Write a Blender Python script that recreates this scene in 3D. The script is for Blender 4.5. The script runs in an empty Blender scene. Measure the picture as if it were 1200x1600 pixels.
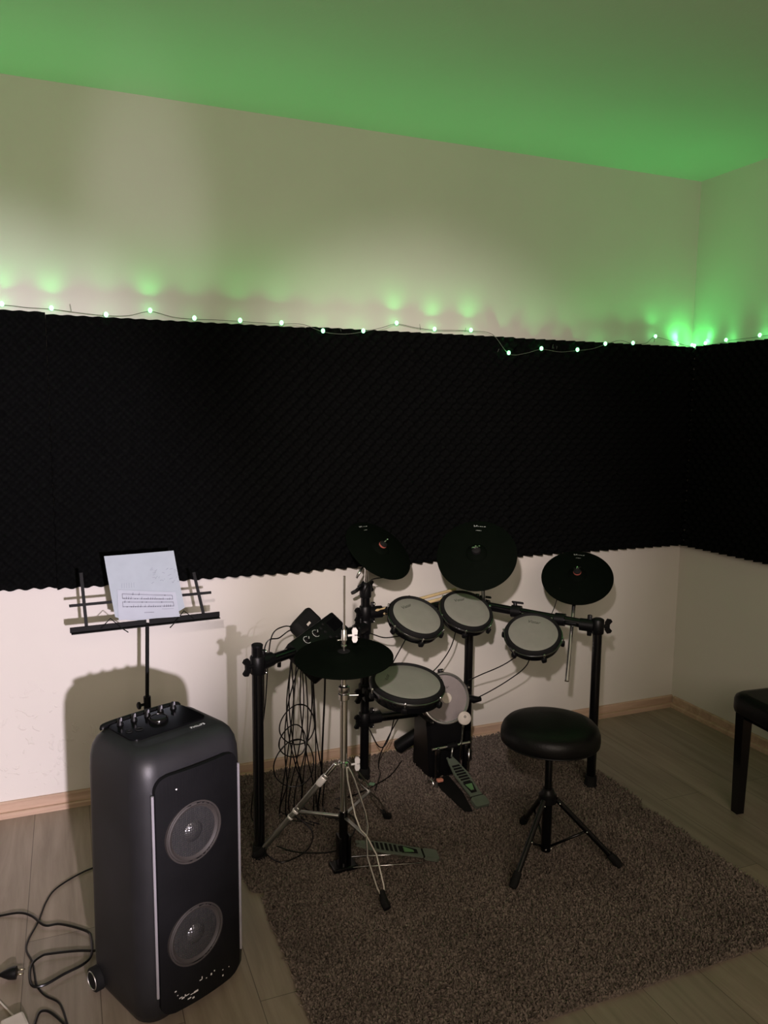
import bpy, math, random
from mathutils import Vector, Matrix
import numpy as np
random.seed(7); rng = np.random.default_rng(7)
PI = math.pi
scene = bpy.context.scene
col = scene.collection

# ---------------------------------------------------------------- camera, light, exposure
CAM = Vector((-2.87599, -3.05879, 1.50789))
YAW, PITCH, ROLL, FPX = 0.38662, 0.127779, 0.0096185, 1217.455
f_ = Vector((math.sin(YAW)*math.cos(PITCH), math.cos(YAW)*math.cos(PITCH), -math.sin(PITCH)))
r_ = Vector((math.cos(YAW), -math.sin(YAW), 0)); u_ = r_.cross(f_)
r2 = math.cos(ROLL)*r_ + math.sin(ROLL)*u_; u2 = -math.sin(ROLL)*r_ + math.cos(ROLL)*u_
cam_d = bpy.data.cameras.new('camera'); cam = bpy.data.objects.new('camera', cam_d); col.objects.link(cam)
cam_d.sensor_fit = 'VERTICAL'; cam_d.sensor_height = 36; cam_d.lens = FPX/1600*36; cam_d.clip_start = 0.02
cam.matrix_world = Matrix(((r2.x, u2.x, -f_.x, CAM.x), (r2.y, u2.y, -f_.y, CAM.y), (r2.z, u2.z, -f_.z, CAM.z), (0, 0, 0, 1)))
scene.camera = cam

scene.view_settings.view_transform = 'Standard'; scene.view_settings.look = 'None'
scene.view_settings.exposure = 1.0; scene.view_settings.gamma = 1; scene.view_settings.use_curve_mapping = False
w = bpy.data.worlds.new('world'); scene.world = w; w.use_nodes = True
w.node_tree.nodes['Background'].inputs[0].default_value = (0.02, 0.02, 0.02, 1)
w.node_tree.nodes['Background'].inputs[1].default_value = 0.2

def spot(name, loc, target, energy, color, deg, blend, radius, sx=1, sy=1):
    d = bpy.data.lights.new(name, 'SPOT'); o = bpy.data.objects.new(name, d); col.objects.link(o)
    d.energy = energy; d.color = color; d.spot_size = math.radians(deg); d.spot_blend = blend; d.shadow_soft_size = radius
    o.location = loc; o.rotation_euler = (Vector(target)-Vector(loc)).to_track_quat('-Z', 'Y').to_euler(); o.scale = (sx, sy, 1)
    return o
def area(name, loc, target, energy, color, size, size_y):
    d = bpy.data.lights.new(name, 'AREA'); o = bpy.data.objects.new(name, d); col.objects.link(o)
    d.shape = 'RECTANGLE'; d.size = size; d.size_y = size_y; d.energy = energy; d.color = color
    o.location = loc; o.rotation_euler = (Vector(target)-Vector(loc)).to_track_quat('-Z', 'Y').to_euler()
    return o
WHITE = (1.0, 0.86, 0.90)
spot('lamp_spot_low', (-2.58, -4.90, 1.49), (-3.16, 0, 0.86), 520, (1.0, 0.87, 1.0), 34, 0.8, 0.035, 0.72, 1.0)
spot('lamp_spot_mid', (-3.05, -3.15, 1.90), (-1.50, 0, 1.06), 195, (1.0, 0.85, 0.84), 43, 0.95, 0.03, 0.82, 1.0)
spot('lamp_spot_high', (-2.95, -3.2, 1.6), (-2.58, 0, 2.02), 32, (1.0, 0.86, 0.92), 30, 0.95, 0.05, 0.36, 1.0)
area('ambient_fill', (-2.9, -4.6, 2.1), (-2.1, 0, 0.9), 26, (1.0, 0.82, 0.68), 2.0, 0.9)  # added warm fill behind the camera for ambient level, not a known fixture

# ---------------------------------------------------------------- materials
def mat(name, color, rough=0.5, metal=0.0, spec=0.5, noise=0.0, nscale=30, bump=0.0, bscale=200, coat=0.0):
    m = bpy.data.materials.new(name); m.use_nodes = True; nt = m.node_tree; b = nt.nodes['Principled BSDF']
    b.inputs['Base Color'].default_value = (*color, 1); b.inputs['Roughness'].default_value = rough
    b.inputs['Metallic'].default_value = metal; b.inputs['Specular IOR Level'].default_value = spec
    b.inputs['Coat Weight'].default_value = coat
    tc = nt.nodes.new('ShaderNodeTexCoord')
    n = nt.nodes.new('ShaderNodeTexNoise'); n.inputs['Scale'].default_value = nscale; n.inputs['Detail'].default_value = 5
    nt.links.new(tc.outputs['Object'], n.inputs['Vector'])
    r = nt.nodes.new('ShaderNodeMapRange'); r.inputs[1].default_value = .3; r.inputs[2].default_value = .7
    r.inputs[3].default_value = 1-noise; r.inputs[4].default_value = 1+noise
    nt.links.new(n.outputs['Fac'], r.inputs[0])
    mx = nt.nodes.new('ShaderNodeVectorMath'); mx.operation = 'SCALE'; mx.inputs[0].default_value = color
    nt.links.new(r.outputs[0], mx.inputs['Scale']); nt.links.new(mx.outputs[0], b.inputs['Base Color'])
    if bump:
        n2 = nt.nodes.new('ShaderNodeTexNoise'); n2.inputs['Scale'].default_value = bscale; n2.inputs['Detail'].default_value = 3
        nt.links.new(tc.outputs['Object'], n2.inputs['Vector'])
        bp = nt.nodes.new('ShaderNodeBump'); bp.inputs['Strength'].default_value = bump; bp.inputs['Distance'].default_value = .002
        nt.links.new(n2.outputs['Fac'], bp.inputs['Height']); nt.links.new(bp.outputs[0], b.inputs['Normal'])
    return m
M = {}
M['foam'] = mat('foam', (.0027, .0029, .0029), 1.0, spec=.05, noise=.3, nscale=60, bump=.4, bscale=400)
M['plastic'] = mat('black_plastic', (.0035, .0035, .004), .40, spec=.22, noise=.15, bump=.1, bscale=500)
M['gloss'] = mat('gloss_black', (.003, .003, .0035), .14, spec=.4, noise=.1)
M['dark_chrome'] = mat('dark_chrome', (.20, .20, .205), .24, metal=1, noise=.05)
M['tube'] = mat('black_tube', (.003, .003, .0035), .20, spec=.4, noise=.1)
M['rubber'] = mat('rubber', (.006, .006, .006), .8, spec=.2, noise=.2)
M['cympad'] = mat('cymbal_rubber', (.0018, .0030, .0018), .8, spec=.03, noise=.1)
M['chrome'] = mat('chrome', (.85, .84, .83), .21, metal=1, noise=.05)
M['steel'] = mat('steel', (.52, .52, .51), .36, metal=1, noise=.1)
M['white_metal'] = mat('bright_metal', (.9, .88, .88), .35, metal=0.3, noise=.03)
M['mesh_head'] = mat('mesh_head', (.19, .19, .16), .75, noise=.04, bump=.15, bscale=900)
M['mesh_kick'] = mat('kick_head', (.21, .185, .18), .7, noise=.05, bump=.1, bscale=900)
M['felt'] = mat('felt', (.48, .44, .38), .95, noise=.1, bump=.3)
M['red_felt'] = mat('red_felt', (.30, .07, .05), .9, noise=.1)
M['wood'] = mat('stick_wood', (.50, .38, .20), .5, noise=.15, nscale=20)
M['paper'] = mat('paper', (.33, .37, .41), .8, spec=.2, noise=.03)
M['paper2'] = mat('paper_small', (.37, .395, .45), .8, spec=.2, noise=.03)
M['ink'] = mat('ink', (.07, .07, .09), .7, noise=.1)
M['pencil'] = mat('pencil', (.13, .14, .16), .8, noise=.1)
M['stand'] = mat('stand_black', (.004, .004, .004), .6, spec=.15, noise=.1)
M['cable'] = mat('cable', (.004, .0035, .0035), .3, spec=.3, noise=.1)
M['pedal'] = mat('pedal_plate', (.17, .20, .16), .45, metal=.5, noise=.1)
M['pedal_green'] = mat('pedal_badge', (.10, .22, .09), .5, noise=.1)
M['speaker'] = mat('speaker_body', (.0125, .0125, .0145), .46, spec=.42, noise=.22, nscale=9, bump=.12, bscale=700)
M['silver'] = mat('silver_trim', (.55, .54, .60), .3, metal=.6, noise=.05)
M['logo_white'] = mat('logo_white', (.45, .48, .45), .6, noise=.05)
M['logo_dark'] = mat('logo_dark', (.04, .04, .03), .6, noise=.05)
M['red_label'] = mat('red_label', (.55, .22, .15), .6, noise=.1)
M['green_tag'] = mat('green_tag', (.18, .32, .20), .6, noise=.1)
M['cream'] = mat('cream_plastic', (.55, .5, .45), .5, noise=.05)
M['brass'] = mat('plug_pin', (.6, .5, .35), .3, metal=1)
M['leather'] = mat('black_leather', (.004, .004, .004), .40, spec=.18, noise=.15, nscale=12, bump=.25, bscale=180)
M['wire'] = mat('fairy_wire', (.10, .11, .09), .5, noise=.1)
M['cone'] = mat('speaker_cone', (.05, .05, .05), .32, noise=.1)
M['surround'] = mat('cone_surround', (.036, .031, .029), .6, noise=.1)
def grille_mat():
    m = mat('speaker_grille', (.006, .006, .007), .5, spec=.16, noise=.15, nscale=14); nt = m.node_tree; b = nt.nodes['Principled BSDF']
    tc = nt.nodes.new('ShaderNodeTexCoord'); v = nt.nodes.new('ShaderNodeTexVoronoi'); v.inputs['Scale'].default_value = 380; v.inputs['Randomness'].default_value = 0
    nt.links.new(tc.outputs['Object'], v.inputs['Vector'])
    bp = nt.nodes.new('ShaderNodeBump'); bp.inputs['Strength'].default_value = .25; bp.inputs['Distance'].default_value = .001
    nt.links.new(v.outputs['Distance'], bp.inputs['Height']); nt.links.new(bp.outputs[0], b.inputs['Normal'])
    return m
M['grille'] = grille_mat()
def honeycomb():
    m = mat('cone_dust_mesh', (.030, .030, .032), .25, spec=.9, metal=.0, noise=.1); nt = m.node_tree; b = nt.nodes['Principled BSDF']
    tc = nt.nodes.new('ShaderNodeTexCoord'); v = nt.nodes.new('ShaderNodeTexVoronoi'); v.inputs['Scale'].default_value = 190; v.inputs['Randomness'].default_value = .35
    nt.links.new(tc.outputs['Object'], v.inputs['Vector'])
    bp = nt.nodes.new('ShaderNodeBump'); bp.inputs['Strength'].default_value = .5; bp.inputs['Distance'].default_value = .002
    nt.links.new(v.outputs['Distance'], bp.inputs['Height']); nt.links.new(bp.outputs[0], b.inputs['Normal'])
    return m
M['honeycomb'] = honeycomb()
def emis(name, color, s):
    m = bpy.data.materials.new(name); m.use_nodes = True; nt = m.node_tree; nt.nodes.remove(nt.nodes['Principled BSDF'])
    e = nt.nodes.new('ShaderNodeEmission'); e.inputs[0].default_value = (*color, 1); e.inputs[1].default_value = s
    nt.links.new(e.outputs[0], nt.nodes['Material Output'].inputs[0]); return m
M['led'] = emis('green_led', (.22, 1.0, .34), 2.6)

def wall_mat():
    m = mat('wall_paint', (.60, .57, .52), .75, spec=.3, noise=.025, nscale=2.2); nt = m.node_tree; b = nt.nodes['Principled BSDF']
    tc = nt.nodes.new('ShaderNodeTexCoord')
    a = nt.nodes.new('ShaderNodeTexNoise'); a.inputs['Scale'].default_value = 160; a.inputs['Detail'].default_value = 2
    c = nt.nodes.new('ShaderNodeTexNoise'); c.inputs['Scale'].default_value = 22; c.inputs['Detail'].default_value = 4; c.inputs['Distortion'].default_value = 1.2
    for n in (a, c): nt.links.new(tc.outputs['Object'], n.inputs['Vector'])
    # flaking patches low on the left
    d = nt.nodes.new('ShaderNodeVectorMath'); d.operation = 'DISTANCE'; d.inputs[1].default_value = (-3.02, 0, .27)
    nt.links.new(tc.outputs['Object'], d.inputs[0])
    mr = nt.nodes.new('ShaderNodeMapRange'); mr.inputs[1].default_value = .12; mr.inputs[2].default_value = .26; mr.inputs[3].default_value = 1; mr.inputs[4].default_value = 0
    nt.links.new(d.outputs['Value'], mr.inputs[0])
    st = nt.nodes.new('ShaderNodeMapRange'); st.inputs[1].default_value = .60; st.inputs[2].default_value = .66
    nt.links.new(c.outputs['Fac'], st.inputs[0])
    mu = nt.nodes.new('ShaderNodeMath'); mu.operation = 'MULTIPLY'; nt.links.new(mr.outputs[0], mu.inputs[0]); nt.links.new(st.outputs[0], mu.inputs[1])
    ad = nt.nodes.new('ShaderNodeMath'); ad.operation = 'MULTIPLY_ADD'; ad.inputs[1].default_value = .12
    nt.links.new(a.outputs['Fac'], ad.inputs[0]); nt.links.new(mu.outputs[0], ad.inputs[2])
    bp = nt.nodes.new('ShaderNodeBump'); bp.inputs['Strength'].default_value = .5; bp.inputs['Distance'].default_value = .003
    nt.links.new(ad.outputs[0], bp.inputs['Height']); nt.links.new(bp.outputs[0], b.inputs['Normal'])
    return m
M['wall'] = wall_mat()
M['ceiling'] = mat('ceiling_paint', (.60, .58, .53), .85, noise=.02, nscale=2, bump=.2, bscale=120)
def wood_mat(name, c1, c2, scale=1.0, along='Y', planks=True, rough=.45):
    m = bpy.data.materials.new(name); m.use_nodes = True; nt = m.node_tree; b = nt.nodes['Principled BSDF']; L = nt.links.new
    tc = nt.nodes.new('ShaderNodeTexCoord'); mp = nt.nodes.new('ShaderNodeMapping')
    mp.inputs['Rotation'].default_value = (0, 0, PI/2 if along == 'Y' else 0)
    L(tc.outputs['Object'], mp.inputs[0])
    g = nt.nodes.new('ShaderNodeMapping'); g.inputs['Scale'].default_value = (1.2*scale, 14*scale, 14*scale); L(mp.outputs[0], g.inputs[0])
    n = nt.nodes.new('ShaderNodeTexNoise'); n.inputs['Scale'].default_value = 1.6; n.inputs['Detail'].default_value = 7; n.inputs['Roughness'].default_value = .62; n.inputs['Distortion'].default_value = .5
    L(g.outputs[0], n.inputs[0])
    cr = nt.nodes.new('ShaderNodeValToRGB'); cr.color_ramp.elements[0].position = .34; cr.color_ramp.elements[1].position = .68
    cr.color_ramp.elements[0].color = (*c1, 1); cr.color_ramp.elements[1].color = (*c2, 1); L(n.outputs['Fac'], cr.inputs[0])
    out = cr.outputs[0]
    if planks:
        br = nt.nodes.new('ShaderNodeTexBrick'); br.offset = .37; br.inputs['Scale'].default_value = 1
        br.inputs['Brick Width'].default_value = 1.25; br.inputs['Row Height'].default_value = .19; br.inputs['Mortar Size'].default_value = .0012
        br.inputs['Color1'].default_value = (1.06, 1.03, 1.0, 1); br.inputs['Color2'].default_value = (.86, .86, .86, 1); br.inputs['Mortar'].default_value = (.4, .38, .36, 1)
        L(mp.outputs[0], br.inputs[0])
        mx = nt.nodes.new('ShaderNodeMix'); mx.data_type = 'RGBA'; mx.blend_type = 'MULTIPLY'; mx.inputs[0].default_value = 1
        L(out, mx.inputs[6]); L(br.outputs[0], mx.inputs[7]); out = mx.outputs[2]
    L(out, b.inputs['Base Color']); b.inputs['Roughness'].default_value = rough
    bp = nt.nodes.new('ShaderNodeBump'); bp.inputs['Strength'].default_value = .12; bp.inputs['Distance'].default_value = .002
    L(n.outputs['Fac'], bp.inputs['Height']); L(bp.outputs[0], b.inputs['Normal'])
    return m
M['floor'] = wood_mat('oak_laminate', (.19, .153, .115), (.29, .24, .19))
M['skirting'] = wood_mat('oak_skirting', (.38, .26, .18), (.52, .37, .27), along='X', planks=False, scale=1.4, rough=.6)
def rug_mat():
    m = bpy.data.materials.new('rug_pile'); m.use_nodes = True; nt = m.node_tree; b = nt.nodes['Principled BSDF']; L = nt.links.new
    tc = nt.nodes.new('ShaderNodeTexCoord')
    n = nt.nodes.new('ShaderNodeTexNoise'); n.inputs['Scale'].default_value = 150; n.inputs['Detail'].default_value = 2
    n2 = nt.nodes.new('ShaderNodeTexNoise'); n2.inputs['Scale'].default_value = 5; n2.inputs['Detail'].default_value = 3
    L(tc.outputs['Object'], n.inputs[0]); L(tc.outputs['Object'], n2.inputs[0])
    cr = nt.nodes.new('ShaderNodeValToRGB'); cr.color_ramp.elements[0].position = .30; cr.color_ramp.elements[1].position = .72
    cr.color_ramp.elements[0].color = (.045, .037, .031, 1); cr.color_ramp.elements[1].color = (.235, .19, .16, 1); L(n.outputs['Fac'], cr.inputs[0])
    mr = nt.nodes.new('ShaderNodeMapRange'); mr.inputs[1].default_value = .3; mr.inputs[2].default_value = .7; mr.inputs[3].default_value = .85; mr.inputs[4].default_value = 1.12
    L(n2.outputs['Fac'], mr.inputs[0]); mx = nt.nodes.new('ShaderNodeVectorMath'); mx.operation = 'SCALE'
    L(cr.outputs[0], mx.inputs[0]); L(mr.outputs[0], mx.inputs['Scale']); L(mx.outputs[0], b.inputs['Base Color'])
    b.inputs['Roughness'].default_value = .95; b.inputs['Specular IOR Level'].default_value = .15
    return m
M['rug'] = rug_mat()

# ---------------------------------------------------------------- mesh helpers
V = Vector
def frame(n, up=None):
    n = V(n).normalized(); up = V(up) if up is not None else (V((0, 0, 1)) if abs(n.z) < .9 else V((0, 1, 0)))
    x = up.cross(n).normalized(); y = n.cross(x).normalized()
    return x, y, n
class MB:
    def __init__(s): s.v = []; s.f = []; s.sm = []
    def add(s, vs, fs, smooth=True):
        o = len(s.v); s.v += [V(p) for p in vs]; s.f += [tuple(i+o for i in q) for q in fs]; s.sm += [smooth]*len(fs); return s
    def box(s, c, size, X=(1, 0, 0), Y=(0, 1, 0), Z=(0, 0, 1), bev=0.0):
        X, Y, Z, c = V(X), V(Y), V(Z), V(c); hx, hy, hz = size[0]/2, size[1]/2, size[2]/2
        if bev <= 0:
            vs = [c+X*hx*a+Y*hy*b+Z*hz*d for a in (-1, 1) for b in (-1, 1) for d in (-1, 1)]
            return s.add(vs, [(0, 1, 3, 2), (4, 6, 7, 5), (0, 4, 5, 1), (2, 3, 7, 6), (0, 2, 6, 4), (1, 5, 7, 3)], False)
        # bevelled: rounded-rectangle rings stacked along Z
        b = min(bev, hx*.99, hy*.99, hz*.99); rings = []
        prof = [(-hz, b), (-hz+b*.3, b*.3), (-hz+b, 0), (hz-b, 0), (hz-b*.3, b*.3), (hz, b)]
        for z, ins in prof:
            ax, ay = hx-ins, hy-ins; r = max(b-ins*.5, b*.4); ring = []
            r = min(r, ax*.98, ay*.98)
            for qx, qy, a0 in ((1, 1, 0), (-1, 1, PI/2), (-1, -1, PI), (1, -1, 1.5*PI)):
                for k in range(4):
                    a = a0+k*PI/6; ring.append(c+X*(qx*(ax-r)+r*math.cos(a))+Y*(qy*(ay-r)+r*math.sin(a))+Z*z)
            rings.append(ring)
        return s.rings(rings)
    def rings(s, rings, cap=True, smooth=True, closed=True):
        n = len(rings[0]); vs = [p for r in rings for p in r]; fs = []
        for i in range(len(rings)-1):
            for k in range(n if closed else n-1):
                k2 = (k+1) % n; fs.append((i*n+k, i*n+k2, (i+1)*n+k2, (i+1)*n+k))
        s.add(vs, fs, smooth)
        if cap:
            s.add(rings[0], [tuple(range(n))[::-1]], False); s.add(rings[-1], [tuple(range(n))], False)
        return s
    def cyl(s, a, b, r0, r1=None, n=20, cap=True):
        a, b = V(a), V(b); r1 = r0 if r1 is None else r1; x, y, z = frame(b-a)
        return s.rings([[p+(x*math.cos(t)+y*math.sin(t))*r for t in [2*PI*k/n for k in range(n)]] for p, r in ((a, r0), (b, r1))], cap)
    def lathe(s, c, axis, prof, n=40, cap=True, sx=1.0, sy=1.0, up=None):
        x, y, z = frame(axis, up); c = V(c)
        return s.rings([[c+z*h+(x*math.cos(t)*sx+y*math.sin(t)*sy)*max(r, 1e-5) for t in [2*PI*k/n for k in range(n)]] for r, h in prof], cap)
    def tube(s, pts, r, n=8, cap=True):
        pts = [V(p) for p in pts]; rings = []; x = None
        for i, p in enumerate(pts):
            d = (pts[min(i+1, len(pts)-1)]-pts[max(i-1, 0)]).normalized()
            if x is None: x, y, _ = frame(d)
            else:
                x = (x-d*x.dot(d)).normalized()
            y = d.cross(x).normalized(); rr = r[i] if isinstance(r, (list, tuple)) else r
            rings.append([p+(x*math.cos(2*PI*k/n)+y*math.sin(2*PI*k/n))*rr for k in range(n)])
        return s.rings(rings, cap)
    def prism(s, outline, c, X, Y, t, smooth=False):
        c, X, Y = V(c), V(X), V(Y); Z = X.cross(Y).normalized(); n = len(outline)
        lo = [c+X*a+Y*b-Z*t/2 for a, b in outline]; hi = [p+Z*t for p in lo]
        return s.add(lo+hi, [tuple(range(n))[::-1], tuple(range(n, 2*n))]+[(k, (k+1) % n, n+(k+1) % n, n+k) for k in range(n)], smooth)
    def ball(s, c, r, n=12, sz=1.0):
        prof = [(r*math.sin(PI*k/8), -r*sz*math.cos(PI*k/8)) for k in range(9)]
        return s.lathe(c, (0, 0, 1), prof, n)
    def torus(s, c, axis, R, r, n=40, m=10, a0=0, a1=2*PI):
        x, y, z = frame(axis); c = V(c); full = abs(a1-a0-2*PI) < 1e-6; rings = []
        for k in range(n+(0 if full else 1)):
            t = a0+(a1-a0)*k/n; d = x*math.cos(t)+y*math.sin(t)
            rings.append([c+d*(R+r*math.cos(u))+z*r*math.sin(u) for u in [2*PI*j/m for j in range(m)]])
        if full: rings.append(rings[0])
        return s.rings(rings, not full)
    def build(s, name, m, parent=None, off=None):
        me = bpy.data.meshes.new(name)
        if off is None:
            off = V((0, 0, 0)); p = parent
            while p is not None:
                if p.parent is None: off = V(p.location) if p.rotation_euler[:] == (0, 0, 0) or p.get('_w') else V((0, 0, 0))
                p = p.parent
        me.from_pydata([tuple(v-off) for v in s.v], [], s.f)
        me.polygons.foreach_set('use_smooth', s.sm); me.validate(); me.update()
        import bmesh
        bm = bmesh.new(); bm.from_mesh(me); bmesh.ops.remove_doubles(bm, verts=bm.verts, dist=1e-6); bmesh.ops.recalc_face_normals(bm, faces=bm.faces)
        for e in bm.edges:
            if len(e.link_faces) == 2 and e.calc_face_angle(0) > .7: e.smooth = False
        bm.to_mesh(me); bm.free()
        me.materials.append(m); o = bpy.data.objects.new(name, me); col.objects.link(o)
        if parent is not None: o.parent = parent
        return o
def tag(o, label=None, cat=None, group=None, kind=None):
    if label: o['label'] = label
    if cat: o['category'] = cat
    if group: o['group'] = group
    if kind: o['kind'] = kind
    return o
def empty(name, loc, label, cat, group=None, rot=None):
    o = bpy.data.objects.new(name, None); col.objects.link(o); o.location = loc; o.empty_display_size = .05
    if rot is not None: o.rotation_euler = rot
    return tag(o, label, cat, group)
def copy_tree(o, parent=None):
    c = o.copy(); col.objects.link(c); c.parent = parent
    for ch in list(o.children): copy_tree(ch, c)
    return c
def struct(name, mb, m): return tag(mb.build(name, m), kind='structure')
def smooth_path(pts, sub=6):
    pts = [V(p) for p in pts]; out = []
    for i in range(len(pts)-1):
        p0 = pts[max(i-1, 0)]; p1 = pts[i]; p2 = pts[i+1]; p3 = pts[min(i+2, len(pts)-1)]
        for k in range(sub):
            t = k/sub; out.append(.5*((2*p1)+(p2-p0)*t+(2*p0-5*p1+4*p2-p3)*t*t+(3*p1-p0-3*p2+p3)*t**3))
    out.append(pts[-1]); return out
def text_mesh(name, s, size, m, parent, c, X, Y, extrude=.0003, shear=0.0, squash=1.0):
    cu = bpy.data.curves.new(name, 'FONT'); cu.body = s; cu.size = size; cu.extrude = extrude; cu.align_x = 'CENTER'; cu.align_y = 'CENTER'; cu.shear = shear; cu.resolution_u = 3
    t = bpy.data.objects.new('tmp', cu); col.objects.link(t); dg = bpy.context.evaluated_depsgraph_get()
    me = bpy.data.meshes.new_from_object(t.evaluated_get(dg)); bpy.data.objects.remove(t); bpy.data.curves.remove(cu)
    X, Y, c = V(X).normalized(), V(Y).normalized(), V(c); Z = X.cross(Y)
    p = parent
    while p.parent: p = p.parent
    off = V(p.location) if p.rotation_euler[:] == (0, 0, 0) else V((0, 0, 0))
    for v in me.vertices: v.co = c+X*v.co.x*squash+Y*v.co.y+Z*v.co.z-off
    me.name = name; me.materials.clear(); me.materials.append(m); o = bpy.data.objects.new(name, me); col.objects.link(o); o.parent = parent
    return o
def wing(mb, c, out, along, s=1.0):
    """wing nut: stem plus two flat lobes"""
    out, along, c = V(out).normalized(), V(along).normalized(), V(c)
    mb.cyl(c, c+out*.014*s, .006*s, n=10)
    o = [(-.026, .004), (-.024, .016), (-.016, .021), (-.006, .012), (.006, .012), (.016, .021), (.024, .016), (.026, .004), (.014, -.004), (-.014, -.004)]
    mb.prism([(a*s, b*s) for a, b in o], c+out*.012*s, along, out, .007*s)

# ================================================================ ROOM
H = 2.62; X0, X1, Y0, Y1 = -4.3, 0.0, -5.2, 0.0
def slab(a, b):
    a, b = V(a), V(b); return MB().box((a+b)/2, (b.x-a.x, b.y-a.y, b.z-a.z))
struct('floor', slab((X0, Y0, -.05), (X1, Y1, 0)), M['floor'])
struct('ceiling', slab((X0-.1, Y0-.1, H), (X1+.1, Y1+.1, H+.1)), M['ceiling'])
struct('wall_back', slab((X0-.1, 0, -.05), (X1+.1, .1, H)), M['wall'])
struct('wall_right', slab((0, Y0, -.05), (.1, 0, H)), M['wall'])
struct('wall_left', slab((X0-.1, Y0, -.05), (X0, 0, H)), M['wall'])
struct('wall_front', slab((X0-.1, Y0-.1, -.05), (X1+.1, Y0, H)), M['wall'])
b = MB(); prof = [(0, 0), (.024, 0), (.024, .017), (.020, .0205), (.0095, .0215), (.0110, .054), (.007, .059), (0, .059)]
b.add([(X0, -p, z) for p, z in prof]+[(0, -p, z) for p, z in prof], [tuple(range(8)), tuple(range(8, 16))[::-1]]+[(k, (k+1) % 8, 8+(k+1) % 8, 8+k) for k in range(8)], False)
struct('baseboard_back', b, M['skirting'])
b = MB(); b.add([(-p, Y0, z) for p, z in prof]+[(-p, -.0245, z) for p, z in prof], [tuple(range(8)), tuple(range(8, 16))[::-1]]+[(k, (k+1) % 8, 8+(k+1) % 8, 8+k) for k in range(8)], False)
struct('baseboard_right', b, M['skirting'])

# ================================================================ FOAM PANELS
def foam_mesh(W_, H_, p=.050, base=.018, amp=.032, res=9):
    nx, nz = int(W_/p*res), int(H_/p*res)
    xs = np.linspace(0, W_, nx); zs = np.linspace(0, H_, nz); Xg, Zg = np.meshgrid(xs, zs)
    h = .5+.5*np.sin(2*PI*Xg/p+PI/2)*np.sin(2*PI*Zg/p+PI/2)
    h = h**.85
    Yg = -(base+amp*h)
    vs = np.stack([Xg, Yg, Zg], -1).reshape(-1, 3)
    back = np.stack([Xg, Xg*0, Zg], -1).reshape(-1, 3)
    idx = np.arange(nx*nz).reshape(nz, nx)
    q = np.stack([idx[:-1, :-1], idx[:-1, 1:], idx[1:, 1:], idx[1:, :-1]], -1).reshape(-1, 4)
    edge = np.concatenate([idx[0, :], idx[1:, -1], idx[-1, -2::-1], idx[-2:0:-1, 0]])
    n0 = nx*nz; bo = n0+np.arange(len(edge)); bv = back[edge]
    sq = [(int(edge[k]), int(bo[k]), int(bo[(k+1) % len(edge)]), int(edge[(k+1) % len(edge)])) for k in range(len(edge))]
    me = bpy.data.meshes.new('acoustic_foam_panel')
    me.from_pydata(np.concatenate([vs, bv]).tolist(), [], q.tolist()+sq+[tuple(int(i) for i in bo)])
    me.polygons.foreach_set('use_smooth', [True]*len(q)+[False]*(len(sq)+1)); me.update(); me.materials.append(M['foam']); return me
fm = foam_mesh(.953, .98)
FG = 'black egg-crate foam panels in a band along the walls'
def panel(loc, rz, label, tilt=0, sx=1):
    o = bpy.data.objects.new('acoustic_foam_panel', fm); col.objects.link(o); o.location = loc; o.rotation_euler = (0, tilt, rz); o.scale.x = sx
    tag(o, label, 'foam panel', FG)
panel((-3.8815, -.001, .862), 0, 'black egg-crate foam panel at the left edge of the photo, left of the vertical seam')
panel((-2.928, -.001, .855), 0, 'black egg-crate foam panel behind the sheet music, between the left seam and the drum kit', .001)
panel((-1.975, -.001, .858), 0, 'black egg-crate foam panel above the middle of the drum kit')
panel((-1.021, -.001, .856), 0, 'black egg-crate foam panel on the long wall just left of the room corner', sx=1.068)
panel((-.001, -.055, .858), -PI/2, 'black egg-crate foam panel on the right wall beside the room corner')
panel((-.001, -1.010, .856), -PI/2, 'black egg-crate foam panel on the right wall beyond the photo edge')

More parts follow.
